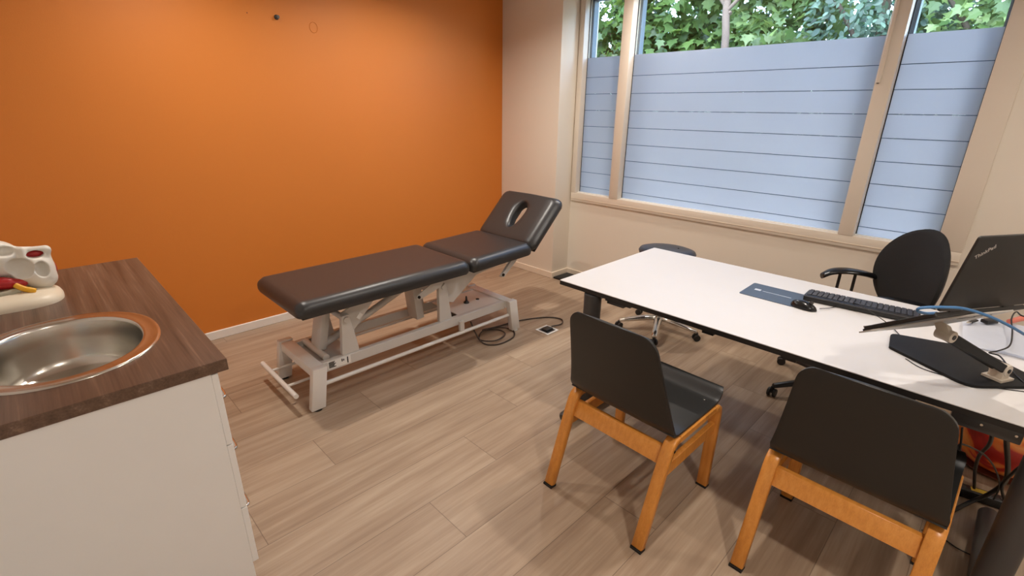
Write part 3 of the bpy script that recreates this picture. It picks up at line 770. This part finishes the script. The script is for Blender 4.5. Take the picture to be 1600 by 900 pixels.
m = MB().prism(round_poly([(.118, .14), (.22, .14), (.22, .2), (.118, .2)], .004), Hh - nn * .0015, hh, dd, nn, .0008)
W(m, 'touchpad', 'dgrey', t)
m = MB().prism(round_poly([(0, .004), (LW, .004), (LW, LD), (0, LD)], .010), Hh + ln * .001, hh, ll, ln, .008)
lid = W(m.bevel(.002, 2), 'lid', 'laptop', t)
m = MB().prism([(.012, .02), (LW - .012, .02), (LW - .012, LD - .012), (.012, LD - .012)], Hh + ln * .0006, hh, ll, -ln, .0008)
m.build('screen', MT['gloss'], lid, world=True)
for q in (.05, LW - .09):
    m = MB().tube([Hh + hh * q + nn * .001, Hh + hh * (q + .04) + nn * .001], .006, 10); W(m, 'hinge', 'black', t)
m = MB().prism([(LW - .045 - .06, LD - .004), (LW - .06, LD - .004), (LW - .06, LD + .004), (LW - .105, LD + .004)], Hh + ln * .0, hh, ll, ln, .010)
W(m, 'webcam_bar', 'black', t)
# the word in the lid corner, on a slant
ang = rad(32)
ex = (hh * math.cos(ang) + ll * math.sin(ang)); ey = (-hh * math.sin(ang) + ll * math.cos(ang))
P0 = Hh + hh * .021 + ll * (LD - .066) + ln * .0092
mt = Matrix.Identity(4)
for i in range(3):
    mt[i][0] = ex[i]; mt[i][1] = ey[i]; mt[i][2] = ln[i]; mt[i][3] = P0[i] - abs_loc(lid)[i]
tex_text('ThinkPad', .0165, MT['alu'], 'lid_lettering', lid, mt)

t = thing('laptop_stand', 'silver tilted laptop stand with hinged arm on a black base plate', 'laptop stand', (2.27, .0, DZ))
poly = round_poly([(2.285, .185), (2.120, -.065), (2.325, -.268), (2.52, -.06), (2.44, .205)], [.02, .06, .05, .03, .03])
W(MB().prism(poly, (0, 0, DZ), X, Y, Z, .012).bevel(.003, 2), 'base_plate', 'matt', t)
pl0 = Hh - nn * .021
poly = round_poly([(.125, -.022), (.255, -.022), (LW + .005, .15), (LW + .005, .252), (-.01, .252), (-.01, .20), (.06, .09)], .012)
plate = W(MB().prism(poly, pl0, hh, dd, nn, .004), 'top_plate', 'alu', t)
MB().prism([(.02, .244), (.11, .244), (.11, .252), (.02, .252)], pl0, hh, dd, nn, .022).build('lip', MT['alu'], plate, world=True)
MB().prism([(.22, .244), (.31, .244), (.31, .252), (.22, .252)], pl0, hh, dd, nn, .022).build('lip', MT['alu'], plate, world=True)
MB().prism([(-.004, .195), (.03, .195), (.03, .235), (-.004, .235)], pl0 + nn * .004, hh, dd, nn, .0065).build('rubber_pad', MT['black'], plate, world=True)
m = MB()
for q in ((.18, .055), (.21, .03)):
    m.prism([(q[0] - .03, q[1] - .004), (q[0] + .03, q[1] - .004), (q[0] + .03, q[1] + .004), (q[0] - .03, q[1] + .004)], pl0 - nn * .0008, hh, dd, nn, .0008)
m.build('slot', MT['black'], plate, world=True)
lowp = V((2.262, -.128, .800)); upp = V((1.955, .032, .972))
ad = (upp - lowp).normalized(); an = V((ad.y, -ad.x, 0)).normalized()
m = MB()
for s_ in (-1, 1): m.obox((lowp + upp) / 2 + an * s_ * .014 , ad, an, ad.cross(an), (upp - lowp).length * .92, .012, .030)
m.obox((lowp + upp) / 2 - ad.cross(an) * .004, ad, an, ad.cross(an), (upp - lowp).length * .80, .034, .020)
arm = W(m.bevel(.003, 1), 'arm', 'matt', t)
def knuckle(c, name, r):
    m = MB().cyl(c - an * .024, c + an * .024, r, n=24); k = W(m.bevel(.003, 2, 40), name, 'putty', t)
    for s_ in (-1, 1): MB().cyl(c + an * s_ * .024, c + an * s_ * .026, .008, n=14).build('hinge_screw', MT['bolt'], k, world=True)
    return k
k = knuckle(lowp, 'lower_hinge', .021)
W(MB().box((lowp.x - .032, lowp.y - .03, DZ + .012), (lowp.x + .032, lowp.y + .03, DZ + .020), Matrix.Rotation(math.atan2(ad.y, ad.x), 3, 'Z')), 'hinge_foot', 'putty', t)
W(MB().obox((lowp + V((lowp.x, lowp.y, DZ + .018))) / 2, ad.xy.to_3d(), an, Z, .040, .044, .036).bevel(.004, 2), 'hinge_block', 'putty', t)
k = knuckle(upp, 'upper_hinge', .019)
pc = pl0 + hh * .17 + dd * .12
W(MB().obox(upp * .45 + (upp + nn * .03) * .55, an, ad, nn, .042, .034, .045).bevel(.004, 2), 'hinge_bracket', 'putty', t)

t = thing('paper_sheets', 'loose white paper sheets lying on the desk behind the laptop stand', 'papers', (2.82, -.08, DZ))
m = MB(); P = []
for i in range(9):
    P.append([V((-.28 + .05 * i * 1.0, -.17 + .235 * j / 8 + .004 * i, .006 + .012 * abs(math.sin(i * .9 + j * .5)))) for j in range(9)])
m.grid(P); bmesh.ops.solidify(m.b, geom=m.b.faces[:], thickness=.0008); m.build('upper_sheet', MT['paper'], t, 60)
MB().box((-.26, -.21, 0), (.16, .05, .002), Matrix.Rotation(.06, 3, 'Z')).build('lower_sheet', MT['paper'], t)
t = thing('desk_cup', 'beige tapered desk cup at the right edge beside the laptop stand', 'cup', (2.50, -.285, DZ))
MB().lathe([(.038, 0), (.046, .10), (.047, .104), (.044, .104), (.036, .006), (.001, .005)], (0, 0, 0), 32).build('body', MT['cup'], t, 50)
t = thing('usb_stick', 'black USB stick with silver plug lying on the papers', 'usb stick', (2.795, -.02, DZ + .024), rad(-18))
MB().box((-.01, -.008, 0), (.045, .008, .008)).bevel(.002, 1).build('casing', MT['black'], t)
MB().box((-.030, -.006, .0015), (-.01, .006, .0065)).build('plug', MT['screw'], t)
tag(MB().tube([(2.90, -.135, .785), (2.98, -.17, .787), (3.02, -.20, .787)], [.011, .012, .010], 12).build('highlighter', MT['pink']), 'coral pink pen lying on the papers behind the laptop', 'pen')
t = thing('cable_adapter', 'small black cable adapter behind the laptop stand plate', 'adapter', (2.86, -.075, DZ + .022), rad(-35))
MB().box((-.03, -.015, 0), (.03, .015, .016)).bevel(.003, 2).build('body', MT['black'], t)
MB().cyl((.03, 0, .008), (.045, 0, .008), .005, n=10).build('strain_relief', MT['black'], t)

# cables
def cable(name, label, pts, r, k='cable', n=6):
    return tag(MB().tube(catmull(pts, 7), r, 8).build(name, MT[k], None, 70), label, 'cable')
cable('network_cable', 'thick blue network cable looping past the laptop lid to the right', [(1.779, 0.063, 1.087), (1.722, 0.085, 1.096), (1.691, 0.1, 1.107), (1.682, 0.093, 1.121), (1.713, 0.05, 1.127), (1.749, 0.006, 1.125), (1.813, -0.056, 1.097), (1.901, -0.125, 1.046), (2.148, -0.239, 0.919), (2.493, -0.352, 0.76)], .0042, 'blue')
cable('mouse_cable', 'thin black mouse cable trailing over the keyboard edge', [(2.534, 0.495, 0.757), (2.583, 0.464, 0.756), (2.658, 0.442, 0.755), (2.708, 0.418, 0.765), (2.592, 0.352, 0.8), (2.554, 0.254, 0.77), (2.529, 0.212, 0.755), (2.427, 0.163, 0.757)], 0.0018, 'cable')
cable('headset_cable', 'black cable curving over the papers beside the cup', [(3.052, -0.253, 0.8), (2.977, -0.175, 0.8), (2.987, -0.148, 0.81), (2.897, -0.138, 0.8), (2.747, -0.148, 0.785), (2.59, -0.146, 0.78), (2.511, -0.118, 0.775), (2.469, -0.095, 0.773), (2.465, -0.124, 0.772), (2.378, -0.15, 0.772), (2.318, -0.177, 0.766), (2.23, -0.227, 0.757)], 0.0028, 'cable')
cable('desk_cable', 'thin dark cable lying along the near side of the stand base', [(2.226, 0.122, 0.752), (2.177, 0.068, 0.752), (2.169, -0.005, 0.752), (2.172, -0.09, 0.752), (2.203, -0.152, 0.752), (2.249, -0.229, 0.752)], 0.0016, 'cable')
cable('hanging_cable', 'thick black cable hanging straight down right of the ball', [(2.061, -0.18, 0.693), (2.295, -0.214, 0.524), (2.534, -0.271, 0.29), (2.612, -0.283, 0.186), (2.671, -0.262, 0.077), (2.653, -0.217, 0.012), (2.534, -0.165, 0.002)], 0.009, 'cable')
cable('drop_cable', 'black cable dropping in front of the ball to the power strip', [(2.024, -0.151, 0.677), (2.184, -0.168, 0.544), (2.339, -0.167, 0.41), (2.503, -0.184, 0.255), (2.707, -0.217, 0.059)], 0.006, 'cable')
cable('looped_cable', 'thin black cable looped beneath the desk at the ball left side', [(1.955, -0.08, 0.683), (1.992, -0.091, 0.616), (2.007, -0.096, 0.577), (2.005, -0.089, 0.587), (2.029, -0.097, 0.589), (2.115, -0.129, 0.545), (2.229, -0.174, 0.475), (2.372, -0.224, 0.36), (2.559, -0.271, 0.194), (2.729, -0.288, 0.021)], 0.0032, 'cable')
cable('trailing_cable', 'thin black cable lying on the floor between chair leg and desk foot', [(2.317, -0.093, 0.004), (2.324, -0.162, 0.004), (2.307, -0.205, 0.004), (2.305, -0.253, 0.004), (2.313, -0.282, 0.005)], 0.0025, 'cable')
cable('coiled_cable', 'black cable coiling from the desk column to the floor', [(2.182, -0.283, 0.551), (2.276, -0.271, 0.463), (2.409, -0.27, 0.343), (2.541, -0.275, 0.209), (2.598, -0.307, 0.111), (2.606, -0.329, 0.053), (2.542, -0.321, 0.006), (2.511, -0.311, -0.034), (2.531, -0.34, -0.082)], 0.006, 'cable')

# under the desk: marbled ball, power strip
t = thing('exercise_ball', 'red and orange marbled ball on the floor under the right end of the desk', 'ball', (3.06, -.285, 0))
MB().ball((0, 0, .155), .17, (1.0, 1.12, .91), 40).build('skin', MT['flame'], t, 80)
MB().lathe([(.10, .0), (.125, .010), (.125, .018), (.09, .022)], (0, 0, 0), 32, 1, 1.1).build('base_ring', MT['rim'], t)
t = thing('power_strip', 'black power strip with yellow sticker on the floor under the desk', 'power strip', (2.72, -.21, 0), rad(100))
MB().box((-.17, -.028, 0), (.17, .028, .042)).bevel(.006, 2).build('housing', MT['black'], t)
MB().box((-.06, -.0285, .014), (-.0, -.0281, .034)).build('sticker', MT['yellow'], t)
MB().box((-.06, -.018, .042), (.0, .012, .0424)).build('sticker', MT['yellow'], t)
for k_ in range(4):
    MB().lathe([(.019, 0), (.019, .002), (.016, .002), (.016, .0005)], (-.115 + .075 * k_ if k_ != 1 else .155, 0, .042), 20).build('outlet', MT['dgrey'], t)

# ------------------------------------------------------------------ sink unit
CZ = .90; CX0, CX1, CY0, CY1 = XL + .002, .311, 1.540, 2.988
SCX, SCY, SA, SB, SE = -.035, 1.965, .250, .293, 2.15
def sel(a, k=1.0, da=0):
    c, s_ = math.cos(a), math.sin(a)
    return V((SCX + math.copysign(abs(c) ** (2 / SE), c) * (SA * k + da), SCY + math.copysign(abs(s_) ** (2 / SE), s_) * (SB * k + da), 0))
angs = sorted(set([2 * PI * i / 96 for i in range(96)]))
cor = [math.atan2((y - SCY), (x - SCX)) % (2 * PI) for x in (CX0, CX1) for y in (CY0, CY1)]
def rectp(a):
    c, s_ = math.cos(a), math.sin(a); tt = 1e9
    if c > 1e-9: tt = min(tt, (CX1 - SCX) / c)
    if c < -1e-9: tt = min(tt, (CX0 - SCX) / c)
    if s_ > 1e-9: tt = min(tt, (CY1 - SCY) / s_)
    if s_ < -1e-9: tt = min(tt, (CY0 - SCY) / s_)
    return V((SCX + c * tt, SCY + s_ * tt, 0))
angs = sorted(angs + cor)
inner = [sel(a, 1.0, -.022) for a in angs]; outer = [rectp(a) for a in angs]
top_o = [p + Z * CZ for p in outer]; bot_o = [p + Z * (CZ - .038) for p in outer]; top_i = [p + Z * CZ for p in inner]; bot_i = [p + Z * (CZ - .038) for p in inner]
m = MB(); m.loft([top_i, top_o, bot_o, bot_i, top_i], False); bmesh.ops.remove_doubles(m.b, verts=m.b.verts, dist=1e-6)
m.bevel(.0015, 1, 60)
tag(m.build('worktop', MT['counter'], None, 30), 'dark brown wood-look worktop with the oval sink set into it', 'worktop')
t = thing('sink', 'oval stainless steel sink set into the brown worktop', 'sink', (SCX, SCY, CZ))
m = MB(); N = 96; rings = []
A_ = [2 * PI * i / N for i in range(N)]
for da, z in ((0, .0005), (-.002, .004), (-.006, .0055), (-.012, .0035), (-.040, .002), (-.046, .003), (-.050, .0), (-.053, -.008), (-.057, -.070), (-.062, -.128), (-.070, -.150), (-.088, -.163), (-.12, -.168), (-.17, -.170), (-.222, -.172)):
    rings.append([V((p.x - SCX, p.y - SCY, z)) for p in [sel(a, 1, da) for a in A_]])
m.loft(rings, False)
bmesh.ops.recalc_face_normals(m.b, faces=m.b.faces)
bmesh.ops.solidify(m.b, geom=m.b.faces[:], thickness=.0010)
m.build('bowl', MT['steel'], t, 60)
MB().lathe([(.040, .003), (.040, .0055), (.034, .006), (.030, .002), (.001, .002)], (0, 0, -.172), 28).build('drain', MT['chrome'], t)
t = thing('base_cabinet', 'white base cabinet with bow handles under the brown worktop', 'cabinet', (-.02, 2.26, 0))
bx0, bx1, by0, by1 = CX0 + .004, .262, 1.545, 2.975
m = MB()
m.box((bx0, by0, .0), (bx1, by0 + .018, CZ - .038)); m.box((bx0, by1 - .018, .0), (bx1, by1, CZ - .038))
m.box((bx0, by0 + .018, .1), (bx0 + .008, by1 - .018, CZ - .038)); m.box((bx0 + .008, by0 + .018, .10), (bx1, by1 - .018, .118)); m.box((bx1 - .06, by0 + .018, 0), (bx1 - .045, by1 - .018, .10))
W(m.bevel(.001, 1), 'body', 'cab', t)
def bow(y0, y1, z, par):
    x = .281
    m = MB().tube(catmull([(x, y0, z), (x + .022, y0 + .006, z), (x + .030, y0 + .03, z), (x + .030, y1 - .03, z), (x + .022, y1 - .006, z), (x, y1, z)], 5), .0055, 10)
    m.build('handle', MT['chrome'], par, 60, world=True)
fz = [(.107, .345), (.349, .60), (.604, .858)]
for z0, z1 in fz:
    d = W(MB().box((bx1 + .0002, by0, z0), (.281, by0 + .46, z1)).bevel(.0015, 1), 'drawer', 'cab', t); bow(1.655, 1.835, (z0 + z1) / 2 - .02 if z1 > .8 else (z0 + z1) / 2 + .03, d)
for y0, y1 in ((by0 + .463, by0 + .945), (by0 + .948, by1)):
    d = W(MB().box((bx1 + .001, y0, .107), (.281, y1, .858)).bevel(.0015, 1), 'door', 'cab', t); bow(y0 + .05, y0 + .21, .78, d)

# ------------------------------------------------------------------ anatomical model on the worktop
def surf(f, lo, hi, h):
    """naive surface nets of f<0 on a grid"""
    n = [int((hi[i] - lo[i]) / h) + 1 for i in range(3)]
    ax = [lo[i] + h * np.arange(n[i]) for i in range(3)]
    XX, YY, ZZ = np.meshgrid(*ax, indexing='ij'); F = f(XX, YY, ZZ)
    vid = -np.ones([q - 1 for q in n], int); verts = []
    S = F < 0
    c8 = [(i, j, k) for i in (0, 1) for j in (0, 1) for k in (0, 1)]
    cnt = sum(S[i:n[0] - 1 + i, j:n[1] - 1 + j, k:n[2] - 1 + k].astype(int) for i, j, k in c8)
    ed = [(a, b) for a in c8 for b in c8 if sum(abs(p - q) for p, q in zip(a, b)) == 1 and a < b]
    for i, j, k in np.argwhere((cnt > 0) & (cnt < 8)):
        acc = np.zeros(3); w_ = 0
        for a, b in ed:
            fa, fb = F[i + a[0], j + a[1], k + a[2]], F[i + b[0], j + b[1], k + b[2]]
            if (fa < 0) != (fb < 0):
                tq = fa / (fa - fb); acc += np.array(a) + tq * (np.array(b) - np.array(a)); w_ += 1
        vid[i, j, k] = len(verts); verts.append(np.array(lo) + h * (np.array((i, j, k)) + acc / w_))
    faces = []
    for axd in range(3):
        d = [0, 0, 0]; d[axd] = 1
        sl0 = tuple(slice(0, n[q] - d[q]) for q in range(3)); sl1 = tuple(slice(d[q], n[q]) for q in range(3))
        u_, v_ = (axd + 1) % 3, (axd + 2) % 3
        for p in np.argwhere(S[sl0] != S[sl1]):
            if p[u_] == 0 or p[v_] == 0 or p[u_] >= n[u_] - 1 or p[v_] >= n[v_] - 1: continue
            q = []
            for du, dv in ((0, 0), (1, 0), (1, 1), (0, 1)):
                e = p.copy(); e[u_] -= du; e[v_] -= dv; q.append(vid[tuple(e)])
            if min(q) < 0: continue
            faces.append(q if S[tuple(p)] else q[::-1])
    return verts, faces
def sdf_obj(name, f, lo, hi, h, m, parent):
    v, fc = surf(f, lo, hi, h); me = bpy.data.meshes.new(name); me.from_pydata([tuple(p) for p in v], [], [tuple(q) for q in fc])
    me.materials.append(m); me.shade_smooth(); me.update()
    bmx = bmesh.new(); bmx.from_mesh(me); bmesh.ops.smooth_vert(bmx, verts=bmx.verts, factor=.25, use_axis_x=True, use_axis_y=True, use_axis_z=True); bmesh.ops.recalc_face_normals(bmx, faces=bmx.faces); bmx.to_mesh(me); bmx.free(); me.shade_smooth()
    o = bpy.data.objects.new(name, me); COL.objects.link(o); o.parent = parent; return o
def ell(c, r): return lambda x, y, z: (np.sqrt(((x - c[0]) / r[0]) ** 2 + ((y - c[1]) / r[1]) ** 2 + ((z - c[2]) / r[2]) ** 2) - 1) * min(r)
def cap(a, b, r, r2=None):
    a, b = np.array(a), np.array(b)
    def f(x, y, z):
        d = b - a; tq = np.clip(((x - a[0]) * d[0] + (y - a[1]) * d[1] + (z - a[2]) * d[2]) / (d @ d), 0, 1)
        rr = r + ((r2 if r2 is not None else r) - r) * tq
        return np.sqrt((x - a[0] - tq * d[0]) ** 2 + (y - a[1] - tq * d[1]) ** 2 + (z - a[2] - tq * d[2]) ** 2) - rr
    return f
def smin(a, b, k): h_ = np.clip(.5 + .5 * (b - a) / k, 0, 1); return b + (a - b) * h_ - k * h_ * (1 - h_)
def union(fs, k=.012):
    def f(x, y, z):
        r = fs[0](x, y, z)
        for g in fs[1:]: r = smin(r, g(x, y, z), k)
        return r
    return f
def carve(f, gs, k=.005):
    def q(x, y, z):
        r = f(x, y, z)
        for g in gs: r = -smin(-r, g(x, y, z), k)
        return r
    return q
t = thing('anatomy_model', 'white anatomical bone model with red muscles on a cream base, on the worktop', 'anatomical model', (-.09, 2.60, CZ))
# local x right, y away, z up
o = .09
bone = union([ell((.030, -.004, .112), (.066, .062, .066)), ell((.050, -.010, .075), (.046, .045, .042)), ell((-.055, .01, .165), (.070, .06, .072)),
              cap((-.075, 0, .235), (-.02, -.01, .205), .014, .012), cap((-.02, -.01, .205), (.035, -.008, .190), .012, .009), cap((.035, -.008, .190), (.083, -.006, .182), .011, .017),
              cap((.018, -.02, .195), (.020, -.03, .15), .011), cap((.083, -.004, .178), (.074, -.01, .11), .012, .018), ell((-.09, .03, .12), (.06, .05, .07))], .012)
bone = carve(bone, [ell((-.002, -.062, .134), (.041, .056, .041)), ell((.058, -.064, .118), (.022, .048, .032)), ell((-.025, -.045, .200), (.030, .040, .020)), ell((.050, -.01, .172), (.026, .06, .014))], .002)
sdf_obj('bone', bone, (-.17, -.10, .02), (.12, .10, .27), .004, MT['bone'], t)
mus = union([ell((.050, .014, .170), (.034, .022, .018)), ell((.012, .012, .176), (.020, .02, .018))], .006)
sdf_obj('muscle', mus, (-.05, -.05, .10), (.11, .06, .22), .005, MT['muscle'], t)
sdf_obj('muscle', union([cap((-.14, -.03, .098), (-.045, -.045, .082), .034, .022), ell((-.015, -.042, .075), (.024, .018, .018))], .012), (-.20, -.12, .02), (.05, .05, .17), .005, MT['muscle'], t)
sdf_obj('muscle', union([ell((.083, .03, .10), (.018, .022, .035)), ell((.085, .03, .06), (.012, .015, .015))], .008), (.04, -.03, .02), (.12, .08, .16), .005, MT['muscle'], t)
MB().tube(catmull([(-.028, -.066, .076), (-.010, -.078, .062), (.012, -.084, .050), (.022, -.086, .046)], 5), [.010] * 8 + [.011] * 7 + [.008], 12).build('nerve', MT['nerve'], t, 60)
MB().tube(catmull([(-.16, -.06, .050), (-.08, -.07, .048), (-.02, -.065, .052)], 5), .013, 12).build('cartilage', MT['greybone'], t, 60)
m = MB(); rings = []
for q, z in ((1.0, 0), (1.0, .010), (.97, .022), (.88, .034), (.70, .043), (.45, .048), (.15, .050), (.01, .050)):
    ring = []
    for k_ in range(56):
        a = 2 * PI * k_ / 56; c, s_ = math.cos(a), math.sin(a)
        ring.append(V((-.075 + .172 * q * math.copysign(abs(c) ** .8, c), .0 + .155 * q * math.copysign(abs(s_) ** .8, s_) + .06 * q * (c if c > 0 else 0) * -.6, z)))
    rings.append(ring)
m.loft(rings); m.build('base', MT['bonebase'], t, 60)

# ------------------------------------------------------------------ marks on the orange wall
t = thing('wall_hook', 'small dark hook stub high on the orange wall', 'hook', (1.493, YB, 2.195))
MB().lathe([(.012, 0), (.012, .004), (.006, .006), (.006, .022), (.011, .024), (.011, .030), (.001, .031)], (0, 0, 0), 16).xf(Matrix.Rotation(PI / 2, 4, 'X')).build('stud', MT['dgrey'], t)
MB().lathe([(.016, 0), (.016, .002), (.001, .0025)], (0, 0, 0), 16).xf(Matrix.Rotation(PI / 2, 4, 'X')).build('washer', MT['bolt'], t)
m = MB(); pts = [(1.748 + .030 * math.cos(a), YB - .0005, 2.160 + .034 * math.sin(a)) for a in [2 * PI * k / 32 for k in range(33)]]
tag(m.tube(pts, .0022, 6).build('filler_ring', MT['orange'], None, 60), 'faint painted-over ring in the orange wall right of the hook', 'wall mark')
tag(MB().lathe([(.004, 0), (.004, .001), (.001, .0015)], (0, 0, 0), 10).xf(Matrix.Translation((1.305, YB, 2.199)) @ Matrix.Rotation(PI / 2, 4, 'X')).build('wall_plug', MT['rim']), 'tiny plugged screw hole in the orange wall left of the hook', 'wall plug')

# ------------------------------------------------------------------ garden behind the window
def leaf_shape(kind):
    if kind == 'maple':
        out = [(0, 0), (.22, -.04), (.50, .10), (.34, .24), (.52, .52), (.26, .50), (.14, .62), (0, 1.0)]
    elif kind == 'oval':
        out = [(0, 0), (.20, .18), (.27, .45), (.18, .78), (0, 1.0)]
    else:
        out = [(0, 0), (.10, .2), (.13, .5), (.07, .85), (0, 1.0)]
    right = [np.array((x, y, 0.10 * x)) for x, y in out]; left = [np.array((-x, y, 0.10 * x)) for x, y in out[1:-1]][::-1]
    return np.array(right + left)
def foliage(name, blobs, n, size, kind, m, parent, seed, droop=.5):
    rng = np.random.default_rng(seed); sh = leaf_shape(kind); K = len(sh)
    wts = np.array([bb[3] * bb[4] * bb[5] for bb in blobs]) ** .8; wts /= wts.sum()
    which = rng.choice(len(blobs), n, p=wts); bl = np.array(blobs)[which]
    d = rng.normal(size=(n, 3)); d /= np.linalg.norm(d, axis=1, keepdims=True)
    rr = rng.uniform(.35, 1.0, (n, 1)) ** .45
    pos = bl[:, :3] + d * rr * bl[:, 3:6]
    yv = d * .6 + rng.normal(size=(n, 3)) * .6; yv[:, 2] -= droop; yv /= np.linalg.norm(yv, axis=1, keepdims=True)
    nv = d * .5 + rng.normal(size=(n, 3)) * .45 + np.array((-.35, 0, .55)); nv -= yv * (nv * yv).sum(1, keepdims=True); nv /= np.linalg.norm(nv, axis=1, keepdims=True)
    xv = np.cross(yv, nv); sz = size * rng.uniform(.65, 1.25, (n, 1, 1))
    P = pos[:, None, :] + sz * (sh[None, :, 0:1] * xv[:, None] + sh[None, :, 1:2] * yv[:, None] + sh[None, :, 2:3] * nv[:, None])
    vs = P.reshape(-1, 3) - np.array(abs_loc(parent))
    faces = [tuple(range(i * K, (i + 1) * K)) for i in range(n)]
    me = bpy.data.meshes.new(name); me.from_pydata(vs.tolist(), [], faces); me.materials.append(m)
    o = bpy.data.objects.new(name, me); COL.objects.link(o); o.parent = parent; return o
LM1 = leaf_mat('maple_leaf', hexc(36, 58, 27), hexc(84, 110, 56), hexc(106, 134, 60))
LM2 = leaf_mat('fresh_leaf', hexc(52, 78, 38), hexc(122, 144, 88), hexc(132, 156, 82))
LM3 = leaf_mat('blue_green_leaf', hexc(45, 66, 56), hexc(106, 130, 112), hexc(106, 134, 100))
LM4 = leaf_mat('dark_hedge_leaf', hexc(20, 38, 18), hexc(50, 76, 36), hexc(60, 90, 36))
def tree(name, label, x, y, trunk, branches, blobs, n, size, kind, m, seed, r=.05):
    t = thing(name, label, 'tree', (x, y, -.1), 0, None)
    W(MB().tube(catmull(trunk, 5), r, 10), 'trunk', 'bark', t, 60)
    for bq in branches: W(MB().tube(catmull(bq, 4), r * .5, 8), 'branch', 'bark', t, 60)
    foliage('foliage', blobs, n, size, kind, m, t, seed)
    return t
tree('maple_tree', 'large-leaved green maple behind the left window panes', 7.3, 4.9,
     [(7.3, 4.9, -.1), (7.25, 4.8, 1.5), (7.3, 4.75, 2.6), (7.4, 4.9, 3.8)],
     [[(7.28, 4.76, 2.3), (6.9, 4.5, 2.7), (6.6, 4.45, 3.1)], [(7.28, 4.76, 2.4), (7.1, 5.2, 2.9), (6.9, 5.5, 3.3)], [(7.28, 4.8, 2.2), (7.0, 4.2, 2.45), (6.8, 3.9, 2.5)]],
     [(7.3, 5.3, 3.0, .9, 1.0, 1.0), (7.2, 4.2, 3.0, .8, .8, .9), (7.4, 4.8, 2.5, .8, 1.3, .5), (7.4, 5.2, 4.2, 1, 1.4, .9), (7.3, 3.6, 2.3, .6, .6, .5)], 5200, .15, 'maple', LM1, 1)
tree('slender_tree', 'slender pale-trunked young tree behind the middle of the wide pane', 6.6, 2.97,
     [(6.6, 2.95, -.1), (6.6, 2.94, 1.5), (6.58, 2.95, 2.4), (6.62, 3.02, 2.9), (6.7, 3.0, 3.8)],
     [[(6.6, 2.95, 2.75), (6.75, 3.2, 3.0), (6.9, 3.4, 3.2)], [(6.6, 2.98, 2.8), (6.6, 2.7, 3.05), (6.6, 2.4, 3.2)]],
     [(7.2, 3.2, 3.6, .8, 1.0, .7), (7.3, 2.5, 2.6, .5, .7, .6), (7.2, 2.2, 3.3, .6, .6, .6), (7.4, 2.8, 2.5, .6, .8, .35)], 2600, .14, 'maple', LM2, 2, .045)
tree('blue_green_tree', 'blue-green fine-leaved tree behind the right of the wide pane', 7.4, 1.55,
     [(7.4, 1.55, -.1), (7.4, 1.5, 2.0), (7.4, 1.6, 3.8)], [[(7.4, 1.5, 2.0), (7.1, 1.8, 2.6), (7.0, 2.0, 2.9)], [(7.4, 1.5, 2.1), (7.2, 1.2, 2.7), (7.1, 1.1, 3.0)]],
     [(7.3, 1.6, 2.8, .8, .75, .9), (7.4, 1.2, 2.2, .7, .7, .6), (7.4, 1.7, 3.8, .8, .9, .7)], 7000, .085, 'oval', LM3, 3)
tree('lime_green_tree', 'bright green tree behind the right-hand window pane', 7.3, .45,
     [(7.3, .45, -.1), (7.3, .5, 2.0), (7.3, .4, 3.6)], [[(7.3, .5, 2.0), (7.0, .7, 2.4), (6.9, .9, 2.7)], [(7.3, .5, 2.1), (7.1, .2, 2.5), (7.0, 0, 2.7)]],
     [(7.3, .6, 2.7, .7, .7, .8), (7.4, .2, 2.2, .7, .8, .6), (7.4, .0, 3.4, .8, .9, .8)], 3600, .11, 'maple', LM2, 4)
hd = thing('hedge', 'dark green hedge along the back of the garden', 'hedge', (9.3, 2.5, -.1))
foliage('foliage', [(9.3, y, z, .7, .9, .8) for y in (-1.5, -.5, .5, 1.5, 2.5, 3.5, 4.5, 5.5, 6.5, 7.5) for z in (.7, 1.7, 2.7)], 10000, .17, 'oval', LM4, hd, 9)
for y in (0.2, 3.0, 6.0): W(MB().cyl((9.3, y, -.1), (9.3, y, 2.6), .05, .03, 10), 'stem', 'bark', hd)
